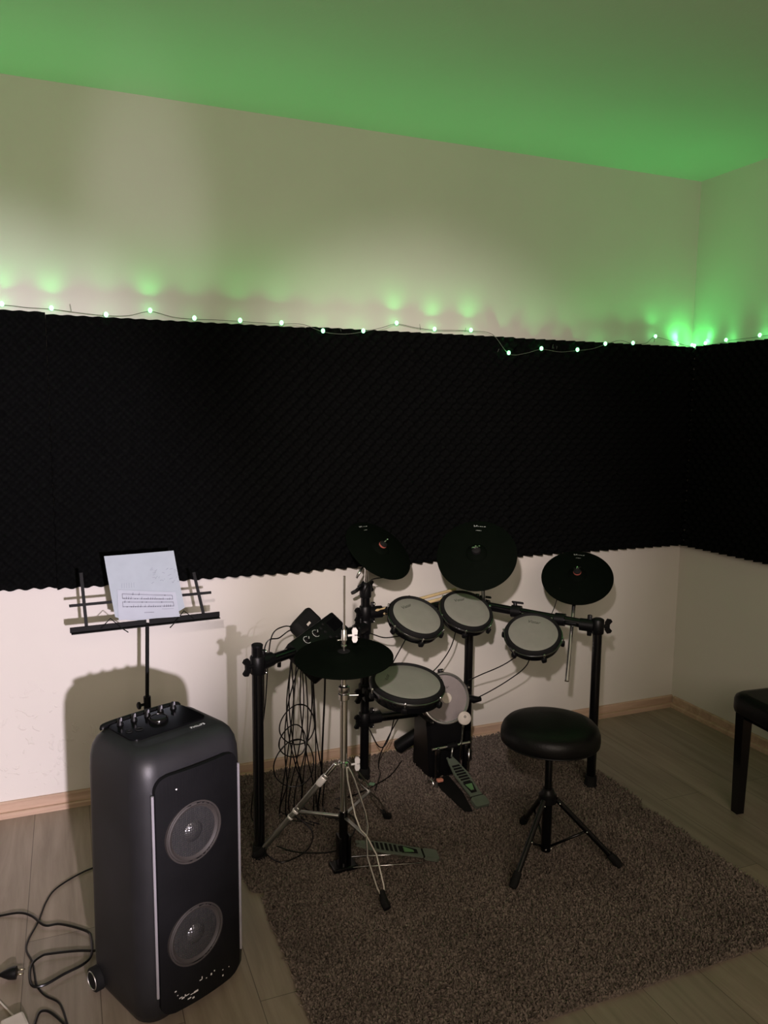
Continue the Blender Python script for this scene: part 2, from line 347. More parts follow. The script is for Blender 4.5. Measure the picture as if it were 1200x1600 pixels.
# ================================================================ RUGS
def rug(name, x0, x1, y0, y1, rad, label, dens):
    ht = .010
    def inside(px, py):
        cx = np.clip(px, x0+rad, x1-rad); cy = np.clip(py, y0+rad, y1-rad)
        wob = .003*np.sin(px*23)+.003*np.sin(py*19+1)
        return np.hypot(px-cx, py-cy) < rad+wob-.003
    ring = []
    for qx, qy, a0 in ((x1-rad, y1-rad, 0), (x0+rad, y1-rad, PI/2), (x0+rad, y0+rad, PI), (x1-rad, y0+rad, 1.5*PI)):
        for k in range(7):
            a = a0+k*PI/12; ring.append((qx+(rad-.004)*math.cos(a), qy+(rad-.004)*math.sin(a)))
    root = MB().rings([[V((x, y, z)) for x, y in ring] for z in (0.0005, ht)], smooth=False).build(name, M['rug'])
    tag(root, label, 'rug')
    gx, gy = np.meshgrid(np.arange(x0, x1, dens), np.arange(y0, y1, dens)); px = gx.ravel()+rng.uniform(-.5, .5, gx.size)*dens; py = gy.ravel()+rng.uniform(-.5, .5, gx.size)*dens
    k = inside(px, py); px, py = px[k], py[k]; n = len(px)
    lean = rng.normal(0, .006, (n, 2)); hh = rng.uniform(.007, .014, n); wd = rng.uniform(.0028, .0045, n); a = rng.uniform(0, 2*PI, n)
    vs = np.zeros((n, 5, 3))
    for j in range(3):
        t = a+j*2*PI/3; vs[:, j, 0] = px+wd*np.cos(t); vs[:, j, 1] = py+wd*np.sin(t); vs[:, j, 2] = ht-.002
    vs[:, 3, 0] = px+lean[:, 0]+wd*.5; vs[:, 3, 1] = py+lean[:, 1]; vs[:, 3, 2] = ht+hh
    vs[:, 4, 0] = px+lean[:, 0]*1.2-wd*.5; vs[:, 4, 1] = py+lean[:, 1]*1.2+wd*.4; vs[:, 4, 2] = ht+hh*.9
    base = (np.arange(n)*5)[:, None]
    tri = np.array([[0, 1, 3], [1, 2, 3], [2, 4, 3], [2, 0, 4], [0, 3, 4]])
    fs = (base[:, :, None]+tri[None]).reshape(-1, 3)
    me = bpy.data.meshes.new('pile'); me.from_pydata(vs.reshape(-1, 3).tolist(), [], fs.tolist()); me.update(); me.materials.append(M['rug'])
    o = bpy.data.objects.new('pile', me); col.objects.link(o); o.parent = root; o['kind'] = 'stuff'
rug('shaggy_rug', -2.40, -.845, -.808, -.024, .04, 'dark brown shaggy rug under the drum rack, touching the long wall', .0062)
rug('shaggy_rug', -2.372, -.862, -1.578, -.816, .05, 'dark brown shaggy rug in front, under the drum throne', .0058)
RZ = .018   # top of the pile where things stand

# ================================================================ SPEAKER
sp = empty('party_speaker', (-2.664, -1.069, 0), 'tall black party speaker with two round woofers, standing on the floor at left', 'speaker')
ph = 0.441; SX = V((math.cos(ph), math.sin(ph), 0)); SY = V((-math.sin(ph), math.cos(ph), 0)); SC = V((-2.672, -1.068, 0))
def S(a, b, z): return SC+SX*a+SY*b+V((0, 0, z))
def rrect(hx, hy, r, n=6, bulge=0.0):
    out = []
    for qx, qy, a0 in ((1, 1, 0), (-1, 1, PI/2), (-1, -1, PI), (1, -1, 1.5*PI)):
        for k in range(n+1):
            a = a0+k*PI/2/n; out.append((qx*(hx-r)+r*math.cos(a), qy*(hy-r)+r*math.sin(a)))
    return out
SW, SD, SH = .318, .285, .700
rings = []
for z, ins in ((.004, .022), (.010, .012), (.03, .003), (.08, 0), (.60, .001), (.640, .003), (.665, .009), (.682, .019), (.693, .032), (.699, .048), (.700, .06)):
    k = 1-.02*(z/.7); rings.append([S(a, b, z) for a, b in rrect(SW/2*k-ins*.75, SD/2*k-ins, max(.055-ins*.5, .02))])
MB().rings(rings).build('cabinet', M['speaker'], sp)
MB().rings([[S(a, b, z) for a, b in rrect(SW/2-.03, SD/2-.03, .03)] for z in (0, .006)]).build('base', M['rubber'], sp)
# front grille: gently curved plate with rounded corners
g = MB(); GW, GZ0, GZ1 = .236, .026, .645; nx, nz = 60, 150; rc = .035
def gy_(a): return -SD/2-.005-.012*(1-(a/(GW/2))**2)
rows = []
for j in range(nz+1):
    z = GZ0+(GZ1-GZ0)*j/nz; e = min(z-GZ0, GZ1-z); hw = GW/2 if e > rc else GW/2-rc+math.sqrt(max(rc*rc-(rc-e)**2, 0)); hw = max(hw, .001)
    rows.append([S(hw*(2*i/nx-1), gy_(hw*(2*i/nx-1)), z) for i in range(nx+1)])
back = [[p+SY*.012 for p in r] for r in rows]
WO = [(-.020, .480), (-.020, .208)]
def solid(j, i):
    p = (rows[j][i]+rows[j+1][i+1])/2; a = (p-SC).dot(SX)
    return all(math.hypot(a-wa, p.z-wz) > .0725 for wa, wz in WO)
for R_ in (rows, back):
    g.add([p for r in R_ for p in r], [(j*(nx+1)+i, j*(nx+1)+i+1, (j+1)*(nx+1)+i+1, (j+1)*(nx+1)+i) for j in range(nz) for i in range(nx) if solid(j, i)], True)
for A, B in ((0, 0),):
    for j in range(nz):
        g.add([rows[j][0], rows[j+1][0], back[j+1][0], back[j][0]], [(0, 1, 2, 3)], False); g.add([rows[j][-1], rows[j+1][-1], back[j+1][-1], back[j][-1]], [(0, 1, 2, 3)], False)
    g.add(rows[-1]+back[-1], [(i, i+1, nx+2+i, nx+1+i) for i in range(nx)], False)
g.build('grille', M['grille'], sp)
for a in (-1, 1):
    mb = MB(); mb.tube([S(a*(GW/2+.006), -SD/2-.003, z) for z in (.085, .2, .4, .56, .605)], .0035, 8); mb.build('trim_strip', M['silver'], sp)
for zc in (.480, .208):
    c = S(-.020, -SD/2-.0165, zc); R = .0785
    w1 = MB().lathe(c, -SY, [(R, -.014), (R, .0005), (R*.985, .0015), (R*.95, .0012), (R*.93, -.001), (R*.88, .0005), (R*.83, -.003), (R*.79, -.004), (R*.78, -.012)], 48); w1 = w1.build('woofer', M['surround'], sp)
    MB().lathe(c, -SY, [(R*.79, -.0045), (R*.6, -.0085), (R*.42, -.0125), (R*.38, -.0128), (R*.7, -.0135)], 48).build('cone', M['honeycomb'], w1)
    MB().lathe(c, -SY, [(R*.40, -.0130), (R*.39, -.0105), (R*.33, -.0045), (R*.22, .0005), (R*.1, .0032), (0.0001, .004)], 32).build('dust_cap', M['honeycomb'], w1)
tp = MB().rings([[S(a, b+.03, z) for a, b in rrect(.108, .066, .02)] for z in (.699, .7035)]).build('control_panel', M['gloss'], sp)
for k in range(5):
    c = S(-.078+k*.039, .080, .7035)
    kb = MB().lathe(c, (0, 0, 1), [(.0085, 0), (.0085, .004), (.0068, .006), (.0062, .016), (.005, .0175)], 16).build('knob', M['plastic'], sp)
    MB().box(c+V((0, 0, .0155))-SY*.0060, (.0028, .0016, .009), SX, SY).build('pointer', M['silver'], kb)
c = S(.006, .036, .7035)
MB().lathe(c, (0, 0, 1), [(.025, 0), (.025, .006), (.022, .010), (.020, .0105), (.0195, .009)], 32).build('volume_dial', M['gloss'], sp)
MB().torus(S(-.06, .018, .704), (0, 0, 1), .0085, .002, 20, 6).build('socket', M['rubber'], sp)
MB().torus(S(-.085, .022, .704), (0, 0, 1), .0065, .0018, 20, 6).build('socket', M['rubber'], sp)
text_mesh('logo', 'PHILIPS', .0135, M['logo_white'], sp, S(.060, -.062, .7008), SX, SY)
h = MB(); h.tube(smooth_path([S(-.11, .108, .692), S(-.100, .112, .699), S(0, .114, .701), S(.100, .112, .699), S(.11, .108, .692)]), .008, 10); h.build('carry_handle', M['plastic'], sp)
for a in (-1, 1):
    c = S(a*(SW/2+.004), .092, .033)
    wl = MB().lathe(c-SX*.012, SX, [(.027, 0), (.031, .003), (.031, .021), (.027, .024), (.018, .024), (.017, .020), (.005, .020)], 32).build('wheel', M['rubber'], sp)
    MB().torus(c+SX*a*.0125, SX, .023, .0016, 32, 6).build('wheel_ring', M['steel'], wl)
# worn scuffs near the foot of the grille (chipped paint)
sc = MB()
for x, z, wd, hh in [(-.081, .083, .005, .003), (-.076, .070, .003, .002), (-.068, .060, .009, .0022), (-.062, .056, .008, .0035), (-.056, .060, .003, .005), (-.045, .046, .010, .003), (-.050, .058, .010, .0018), (-.036, .054, .012, .0016), (-.026, .055, .012, .0045), (-.034, .042, .006, .004), (-.012, .078, .007, .002), (-.008, .082, .002, .007), (.005, .074, .003, .002), (.020, .076, .004, .005), (.030, .080, .003, .003), (.057, .050, .004, .004), (.057, .066, .003, .002), (.078, .062, .002, .002)]:
    sc.box(S(x, gy_(x)-.0004, z), (wd, .0008, hh), SX, SY)
sc.build('scuff_marks', M['white_metal'], sp)['kind'] = 'stuff'
tw = MB(); tw.lathe(S(-.066, gy_(-.066)-.0006, .606), -SY, [(.0022, 0), (.0022, .001), (.001, .0018)], 12); tw.build('indicator', M['white_metal'], sp)

# ================================================================ MUSIC STAND
stx, sty = -2.600, -.30
ms = empty('music_stand', (stx, sty, 0), 'folding black wire music stand holding papers, behind the tall speaker', 'music stand')

MB().tube([(-2.648, -.30, .10), (-2.648, -.30, .50)], .009, 12).build('lower_pole', M['stand'], ms)
MB().tube([(-2.648, -.30, .49), (-2.640, -.30, .770)], .0066, 10).build('pole', M['stand'], ms)
mb = MB(); mb.cyl((-2.648, -.30, .455), (-2.648, -.30, .505), .0125); mb.build('height_collar', M['stand'], ms)
mb = MB(); mb.cyl((-2.648, -.30, .478), (-2.672, -.308, .478), .005); mb.lathe((-2.670, -.307, .478), (-1, -.3, 0), [(.006, 0), (.013, .004), (.013, .010), (.009, .013)], 16); mb.build('knob', M['stand'], ms)
for ang in (2.45, .25, -1.6):
    d = V((math.cos(ang), math.sin(ang), 0)); c = V((-2.648, -.30, 0)); L_ = .26 if ang > 2 else .24
    if ang > 2: d = V((-.70, .70, 0)).normalized()
    tip = c+d*L_+V((0, 0, .012)); lg = MB().tube([c+d*.012+V((0, 0, .26)), tip], .0055, 8).build('leg', M['stand'], ms)
    mb = MB(); mb.ball(tip, .011); mb.build('rubber_foot', M['rubber'], lg)
    MB().tube([c+d*.01+V((0, 0, .12)), c+d*.13+V((0, 0, .135))], .004, 8).build('brace', M['stand'], ms)
# desk: lower shelf bar, cross bar, two uprights, leaning back
dx = V((.997, .079, 0)).normalized(); dn = V((dx.y, -dx.x, 0)); dup = (V((0, 0, 1))-dn*.30).normalized()
DC = V((-2.638, -.300, .773))
def Dk(a, h, o=0.0): return DC+dx*a+dup*h+dn*o
mb = MB(); mb.box(Dk(-.129, 0), (.248, .006, .018), dx, dn); mb.build('shelf_bar', M['stand'], ms)
mb = MB(); mb.box(Dk(.129, .001), (.248, .006, .018), dx, dn); mb.build('shelf_bar', M['stand'], ms)
mb = MB(); mb.box(Dk(0, -.009, .010), (.500, .020, .003), dx, dn); mb.build('shelf_lip', M['stand'], ms)
for a, b2, h2 in ((-.200, -.206, .190), (.197, .174, .160)):
    mb = MB(); q0, q1 = Dk(a, 0, -.004), Dk(b2, h2, -.004); e = (q1-q0).normalized(); mb.box((q0+q1)/2, ((q1-q0).length, .004, .011), e, dn, e.cross(dn)); mb.build('upright', M['stand'], ms)
mb = MB(); mb.box(Dk(-.009, .080, -.008), (.482, .004, .009), dx, dn, dup); mb.build('cross_bar', M['stand'], ms)
for s_ in (-1, 1):
    mb = MB(); mb.tube([Dk(s_*.157, -.002, .010), Dk(s_*.124, .030, .014), Dk(s_*.090, -.006, .018), Dk(s_*.070, -.022, .022)], .0019, 6); mb.build('page_clip', M['stand'], ms)
# big blank sheet
PX = -.010
def bil(c4, u, v):
    (x0, y0), (x1, y1), (x2, y2), (x3, y3) = c4   # BL BR TL TR
    return ((x0*(1-u)+x1*u)*(1-v)+(x2*(1-u)+x3*u)*v, (y0*(1-u)+y1*u)*(1-v)+(y2*(1-u)+y3*u)*v)
BIGC = [(-.108, .010), (.129, .018), (-.129, .242), (.108, .245)]
SMC = [(-.098, .022), (.108, .012), (-.095, .125), (.101, .098)]
def sh_pt(c4, u, v, o, curl): return Dk(*bil(c4, u, v), o+curl*(math.sin(PI*u)*.35+(1-v)**3*.9))
def sheet(name, c4, o, m, label, curl=.0, round_=0.0):
    n = 14; rows = []
    for j in range(n+1):
        v = j/n; row = []
        for i in range(n+1):
            u = i/n; p = sh_pt(c4, u, v, o, curl)
            if round_: p = p+dup*round_*(abs(2*u-1)**3)*(1-v)**2
            row.append(p)
        rows.append(row)
    mb = MB(); mb.rings(rows, cap=False, closed=False); bk = [[p-dn*.0006 for p in r] for r in rows]; mb.rings(bk, cap=False, closed=False)
    peri = lambda R_: R_[0][:]+[r[-1] for r in R_[1:]]+R_[-1][-2::-1]+[r[0] for r in R_[-2:0:-1]]
    p1, p2 = peri(rows), peri(bk); k = len(p1)
    mb.add(p1+p2, [(i, (i+1) % k, k+(i+1) % k, k+i) for i in range(k)], False)
    o_ = mb.build(name, m); tag(o_, label, 'sheet music'); return o_
big = sheet('paper_sheet', BIGC, .004, M['paper'], 'large pale sheet of paper with faint pencil scribbles, leaning on the music stand', .008, .022)
small = sheet('music_sheet', SMC, .0115, M['paper2'], 'smaller paper with two staves of printed notes, in front of the larger sheet', .008, .0)
# printed staves and notes
ink = MB()
def Dp(u, v): return sh_pt(SMC, u, v, .0122, .008)
def stroke(p, q, wd):
    d = (q-p).normalized(); n_ = d.cross(dn).normalized()*wd/2; ink.add([p-n_, q-n_, q+n_, p+n_], [(0, 1, 2, 3)], False)
for v0, v1 in ((.87, .72), (.60, .44)):
    for v in (v0, v1):
        for i in range(12):
            stroke(Dp(.08+.85*i/12, v), Dp(.08+.85*(i+1)/12, v), .0011)
            stroke(Dp(.08+.85*i/12, v-.025), Dp(.08+.85*(i+1)/12, v-.025), .0006)
    for u in (.08, .93): stroke(Dp(u, v0), Dp(u, v1-.025), .0014)
    for i in range(22):
        u = .11+.8*i/22+random.uniform(-.006, .006); v = (v1 if random.random() < .75 else v0)-.01
        stroke(Dp(u-.008, v), Dp(u+.008, v), .0036)
        if random.random() < .5: stroke(Dp(u+.006, v), Dp(u+.006, v+.07), .0010)
stroke(Dp(.42, .22), Dp(.58, .22), .0013); stroke(Dp(.72, .33), Dp(.92, .33), .0006)
ink.build('printed_notes', M['ink'], small)['kind'] = 'stuff'
ink = MB()
def Bp(a, h_):
    v = (h_-.015)/.23; u = (a+.12+.02*v)/.237; return sh_pt(BIGC, u, v, .0047, .008)+dup*.022*(abs(2*u-1)**3)*(1-v)**2
for i in range(26):
    a = random.uniform(-.0, .105); hh = random.choice([.178, .172, .135, .130, .150])+random.uniform(-.008, .008); stroke(Bp(a, hh), Bp(a+random.uniform(.002, .012), hh+random.uniform(-.006, .01)), .0007)
for i in range(6):
    a = -.09+i*.008; stroke(Bp(a, .128), Bp(a+.001, .146), .0006)
ink.build('pencil_marks', M['pencil'], big)['kind'] = 'stuff'

# ================================================================ DRUM RACK
PL, PR, P1, P2 = V((-2.327, -.625, 0)), V((-.965, -.610, 0)), V((-1.797, -.220, 0)), V((-1.322, -.215, 0))
rk = empty('drum_rack', (-1.6, -.42, 0), 'black tubular drum rack with four posts carrying the pads', 'drum rack')
RT = .0185
def zz(p, z): return V((p.x, p.y, z))
def post(p, z0, z1, foot=True, r=RT):
    o = MB().cyl(zz(p, z0), zz(p, z1), r).build('post', M['tube'], rk)
    MB().lathe(zz(p, z1-.004), (0, 0, 1), [(r+.0006, 0), (r+.0006, .006), (r-.003, .009)], 20).build('post_cap', M['plastic'], o)
    if foot: MB().lathe(zz(p, RZ-.004), (0, 0, 1), [(.026, 0), (.026, .006), (.0235, .012), (.0225, .045), (.019, .047)], 24).build('rubber_foot', M['rubber'], o)
post(PL, RZ+.01, .750); post(PR, RZ+.01, .706); post(P1, RZ+.01, .800); post(P2, RZ+.01, .690)
zb = .685
ZB2 = .710
def bar(a, b, n='cross_bar', r=RT*.98): return MB().cyl(a, b, r).build(n, M['tube'], rk)
bar(zz(PL, zb), zz(P1, .655)); bar(zz(P1, ZB2), zz(P2, ZB2)); bar(zz(P2, ZB2), zz(PR, .678)); 
bar(zz(P1, .268), V((-1.43, -.20, .252)))
def clamp(p, z, d, wside, name='clamp', s=1.0):
    """collar round a post with a T socket towards d and a wing nut on wside"""
    d = V(d).normalized(); c = zz(p, z) if not isinstance(z, V) else z; mb = MB()
    mb.lathe(c-V((0, 0, .030)), (0, 0, 1), [(.0215, 0), (.0245, .004), (.0245, .056), (.0215, .060)], 24)
    mb.cyl(c+d*.015, c+d*.070, .0255, .0245); mb.box(c+d*.032, (.018, .012, .086), d, d.cross(V((0, 0, 1))), bev=.004)
    k = mb.build(name, M['plastic'], rk); mb = MB(); wing(mb, c+V(wside).normalized()*.020, wside, (0, 0, 1), 1.15); mb.build('wing_nut', M['plastic'], k)
    for sg in (-1, 1): MB().ball(c+d*.036-d.cross(V((0, 0, 1)))*(-.008)+V((0, 0, .036*sg)), .005, 8).build('bolt', M['chrome'], k)
dL = (P1-PL).normalized(); d12 = (P2-P1).normalized(); d2R = (PR-P2).normalized()
LFT = V((-.9, -.42, 0)).normalized()
clamp(PL, zb, dL, LFT); clamp(P1, .655, -dL, LFT); clamp(P1, ZB2, d12, LFT); clamp(P2, ZB2, -d12, (0, -1, 0)); clamp(P2, ZB2, d2R, (0, -1, 0))
clamp(PR, .678, -d2R, (1, -.3, 0)); clamp(P1, .268, (.37, .02, 0), LFT)
mb = MB(); mb.lathe(zz(P1, .775), (0, 0, 1), [(.022, 0), (.024, .004), (.024, .045), (.016, .060), (.010, .066)], 20); k = mb.build('boom_socket', M['plastic'], rk)
mb = MB(); wing(mb, zz(P1, .815)+LFT*.018, LFT, (.3, -.5, .5), 1.3); mb.build('wing_nut', M['plastic'], k)
mb = MB(); wing(mb, zz(P1, .815)-LFT*.016, -LFT, (0, 0, 1), .9); mb.build('wing_nut', M['plastic'], k)
def barclamp(c, d, name='bar_clamp', handle=(0, .4, 1)):
    """clamp riding on a cross bar"""
    d = V(d).normalized(); c = V(c); k = MB().cyl(c-d*.020, c+d*.020, .0255).build(name, M['plastic'], rk)
    hd = V(handle).normalized(); mb = MB(); mb.cyl(c+hd*.02, c+hd*.036, .008, n=12); mb.box(c+hd*.038+d*.012, (.050, .013, .010), d, hd.cross(d).normalized(), hd, bev=.004); mb.build('clamp_lever', M['plastic'], k)
def on12(t): return zz(P1, ZB2).lerp(zz(P2, ZB2), t)
def on2R(t): return zz(P2, ZB2).lerp(zz(PR, .678), t)
barclamp(on12(.30), d12); barclamp(on12(.78), d12); barclamp(on2R(.38), d2R); barclamp(on2R(.72), d2R, handle=(.2, -1, -.2))
barclamp(on2R(.12), d2R)

# ================================================================ PADS (local frame: Z = head normal, Y = up the head)
def set_frame(o, c, n, up=(0, 0, 1), spin=0.0):
    x, y, z = frame(n, up)
    if spin: x, y = x*math.cos(spin)+y*math.sin(spin), y*math.cos(spin)-x*math.sin(spin)
    m = Matrix(((x.x, y.x, z.x), (x.y, y.y, z.y), (x.z, y.z, z.z))); o.rotation_euler = m.to_euler(); o.location = c
def local(o):  # mark so that build() does not subtract the location
    return o
def build_l(mb, name, m, parent): return mb.build(name, m, parent, off=V((0, 0, 0)))
def text_l(parent, s, size, m, c, shear=.25):
    o = text_mesh('logo', s, size, m, parent, (0, 0, 0), (1, 0, 0), (0, 1, 0), shear=shear)
    return o
def make_pad(name, label, R, lugs, depth=.040, logo=True, group=None):
    rt = empty(name, (0, 0, 0), label, 'drum pad', group); rt.rotation_euler = (0, 0, .001)
    build_l(MB().lathe((0, 0, 0), (0, 0, 1), [(R, -.006), (R, -.0005), (R*.96, .0012), (R*.6, .0022), (0.0001, .0030)], 56), 'drum_head', M['mesh_head'], rt)
    build_l(MB().lathe((0, 0, 0), (0, 0, 1), [(R-.001, -.006), (R-.001, .002), (R+.003, .0065), (R+.009, .0062), (R+.0125, .001), (R+.0125, -.010), (R+.008, -.012)], 56), 'rim', M['rubber'], rt)
    build_l(MB().lathe((0, 0, 0), (0, 0, 1), [(R+.008, -.008), (R+.0150, -.009), (R+.0165, -.012), (R+.0165, -.018), (R+.0135, -.021), (R+.006, -.021)], 56).torus((0, 0, -.0125), (0, 0, 1), R+.0160, .0024, 56, 8), 'hoop', M['dark_chrome'], rt)
    build_l(MB().lathe((0, 0, 0), (0, 0, 1), [(R+.006, -.012), (R+.010, -.023), (R+.011, -.028), (R+.008, -depth-.004), (R-.010, -depth-.012), (R*.5, -depth-.014)], 56), 'shell', M['gloss'], rt)
    for k in range(lugs):
        t = 2*PI*k/lugs+(-PI/2 if lugs % 2 else -PI/2+PI/lugs); d = V((math.cos(t), math.sin(t), 0)); tt = V((-d.y, d.x, 0))
        lg = build_l(MB().box(d*(R+.0185)+V((0, 0, -.034)), (.016, .020, .022), d, tt, bev=.005), 'lug', M['plastic'], rt)
        mb = MB(); mb.cyl(d*(R+.0190)+V((0, 0, -.026)), d*(R+.0190)+V((0, 0, -.003)), .0026, n=10); mb.lathe(d*(R+.0190)+V((0, 0, -.010)), (0, 0, 1), [(.0046, 0), (.0046, .005), (.003, .007)], 10); build_l(mb, 'tension_rod', M['chrome'], lg)
    build_l(MB().cyl((0, .0, -depth-.01), (0, .0, -depth-.040), .018, .014), 'mount', M['plastic'], rt)
    return rt
BR = 'Vistar'
def put_logo(rt, x, y, z, size, m, ang=0):
    c, s_ = math.cos(ang), math.sin(ang)
    o = text_mesh('logo', BR, size, m, rt, (x, y, z), (c, s_, 0), (-s_, c, 0), shear=.2); return o
tg_ = 'white mesh rack tom pads'
t1 = make_pad('tom_pad', 'white-headed tom pad left of the pair, just right of the left rack post', .096, 6)
put_logo(t1, -.006, .056, .0026, .021, M['logo_dark'])
t2 = copy_tree(t1); t3 = copy_tree(t1)
t2['label'] = 'white-headed tom pad directly under the biggest cymbal pad'; t3['label'] = 'white-headed tom pad hung alone beside the chrome cymbal tube at right'
for t in (t1, t2, t3): t['group'] = tg_
set_frame(t1, (-1.667, -.430, .739), (.107, -.509, .854), spin=.22)
set_frame(t2, (-1.403, -.339, .718), (.003, -.523, .852), spin=.10)
set_frame(t3, (-1.226, -.554, .662), (-.281, -.419, .863), spin=-.12)
sn = make_pad('snare_pad', 'widest drum pad, a pale mesh snare below the hi-hat and nearest the floor pedals', .118, 6, depth=.046)
put_logo(sn, -.060, .045, .0022, .019, M['logo_dark'], ang=1.0)
set_frame(sn, (-1.786, -.620, .557), (.014, -.205, .979))
# L-arms that tie the pads to the bars (part of the rack)
def arm(pts, r=.0075, m='steel', n='pad_arm'): return MB().tube(smooth_path(pts, 5), r, 10).build(n, M[m], rk)
def under(c, n, k=.060): return V(c)-V(n).normalized()*k
a = under((-1.667, -.430, .739), (.107, -.509, .854)); arm([a, a+V((0, .05, -.03)), on12(.30)+V((0, -.05, -.05)), on12(.30)+V((0, -.01, -.01))])
a = under((-1.403, -.339, .718), (.003, -.523, .852)); arm([a, a+V((0, .03, -.02)), on12(.78)+V((0, -.03, -.06)), on12(.78)+V((0, -.01, -.01))])
a = under((-1.226, -.554, .662), (-.281, -.419, .863)); arm([a, a+V((.03, .06, -.02)), on2R(.38)+V((0, -.05, -.06)), on2R(.38)+V((0, -.01, -.01))])
a = under((-1.786, -.620, .557), (.014, -.205, .979)); arm([a, a+V((0, .06, -.02)), zz(P1, .385)+V((.04, -.10, .0)), zz(P1, .385)+V((.01, -.02, .0))])
mb = MB(); mb.lathe(zz(P1, .355), (0, 0, 1), [(.022, 0), (.0255, .004), (.0255, .060), (.022, .064)], 20); mb.box(zz(P1, .387)+V((-.0, -.042, 0)), (.042, .045, .052), bev=.008); k = mb.build('clamp', M['plastic'], rk)
mb = MB(); wing(mb, zz(P1, .387)+V((-.022, -.042, 0)), (-1, -.2, 0), (0, 0, 1), 1.2); mb.build('wing_nut', M['plastic'], k)

# ---------------------------------------------------------------- cymbal pads
def make_cymbal(name, label, R, logo=True, choke=False):
    rt = empty(name, (0, 0, 0), label, 'cymbal pad', None); rt.rotation_euler = (0, 0, .001)
    build_l(MB().lathe((0, 0, 0), (0, 0, 1), [(R*.3, -.010), (R*.97, -.008), (R, -.005), (R, -.001), (R*.975, .001), (R*.93, .0012), (R*.90, .0035), (R*.40, .011), (R*.26, .014), (R*.22, .022), (R*.12, .028), (.010, .029)], 72), 'playing_surface', M['cympad'], rt)
    build_l(MB().lathe((0, 0, .028), (0, 0, 1), [(.016, 0), (.017, .003), (.016, .007), (.008, .0075)], 24), 'felt_washer', M['red_felt'], rt)
    mb = MB(); mb.lathe((0, 0, .035), (0, 0, 1), [(.0155, 0), (.0155, .006), (.010, .009)], 20); build_l(mb, 'top_washer', M['rubber'], rt)
    mb = MB(); mb.cyl((0, 0, .02), (0, 0, .066), .0032, n=10); mb.prism([(-.017, .010), (-.012, .013), (-.003, .006), (.003, .006), (.012, .013), (.017, .010), (.004, -.003), (-.004, -.003)], (0, 0, .050), V((.9, .3, 0)), V((0, 0, 1)), .004); build_l(mb, 'wing_nut', M['chrome'], rt)
    build_l(MB().box((0, -R*.22, -.018), (.045, .055, .018), bev=.005), 'sensor_box', M['plastic'], rt)
    if logo:
        put_logo(rt, 0, R*.80, .0045, .020, M['logo_white']); text_mesh('small_print', 'CYMBAL', .006, M['logo_white'], rt, (0, R*.68, .0065), (1, 0, 0), (0, 1, 0))
    return rt
cg = 'round black rubber cymbal pads'
cr = make_cymbal('cymbal_pad', 'largest round black cymbal pad, tilted to face the room above the middle tom', .1525)
ri = copy_tree(cr); ri['label'] = 'round black cymbal pad at right on a chrome tube, with the red felt washer'
spl = copy_tree(cr); spl['label'] = 'steeply tilted black cymbal pad on the left rack post, in front of the foam edge'
for k in (cr, ri, spl): k['group'] = cg
for ch in cr.children:
    if ch.name.startswith('felt_washer'): ch.data = ch.data.copy(); ch.data.materials[0] = M['rubber']
set_frame(cr, (-1.448, -.490, .972), (-.433, -.634, .641)); set_frame(ri, (-.940, -.430, .838), (-.374, -.479, .794)); set_frame(spl, (-1.767, -.285, .975), (.30, -.60, .742))
ri.scale = (.955,)*3; spl.scale = (.95,)*3
def boom(c, n, pts, name='cymbal_arm', m='chrome'):
    pts = [V(c)+V(n).normalized()*.02, V(c)-V(n).normalized()*.05]+[V(p) for p in pts]
    return MB().tube(pts[:2], .0045, 10).build(name, M[m], rk), pts[1]
_, j = boom((-1.448, -.490, .972), (-.433, -.634, .641), [])
MB().tube([j, V((-1.36, -.38, .90)), on2R(.12)+V((0, 0, -.03))], .008, 12).build('cymbal_arm', M['steel'], rk)
MB().ball(j, .014).build('tilter', M['plastic'], rk)
_, j = boom((-.940, -.430, .838), (-.374, -.479, .794), [])
tb, bt = V((-.955, -.440, .775)), V((-1.088, -.592, .463))
MB().tube([j, tb], .006, 10).build('tilter', M['steel'], rk)
tt_ = MB().cyl(tb, bt, .0095).build('cymbal_tube', M['chrome'], rk)
_, j = boom((-1.767, -.285, .975), (.30, -.60, .742), [])
jt = V((-1.797, -.235, .905))
MB().cyl(jt, zz(P1, .79), .0085).build('cymbal_tube', M['chrome'], rk)
MB().tube([j, jt], .006, 10).build('tilter', M['steel'], rk)
mb = MB(); mb.lathe(jt-V((0, 0, .012)), (0, 0, 1), [(.011, 0), (.013, .004), (.013, .022), (.010, .026)], 16); mb.build('tilter_joint', M['chrome'], rk)
mb = MB(); e0 = jt+V((-.018, -.012, .004)); e1 = e0+V((-.035, -.010, -.045)); mb.tube([jt, e0], .0045, 8); mb.tube([e0, e1], .0050, 8); mb.build('tilter_lever', M['chrome'], rk)
MB().tube([jt+V((0, 0, .005)), jt+V((-.045, 0, .040))], .004, 8).build('tilter_rod', M['steel'], rk)

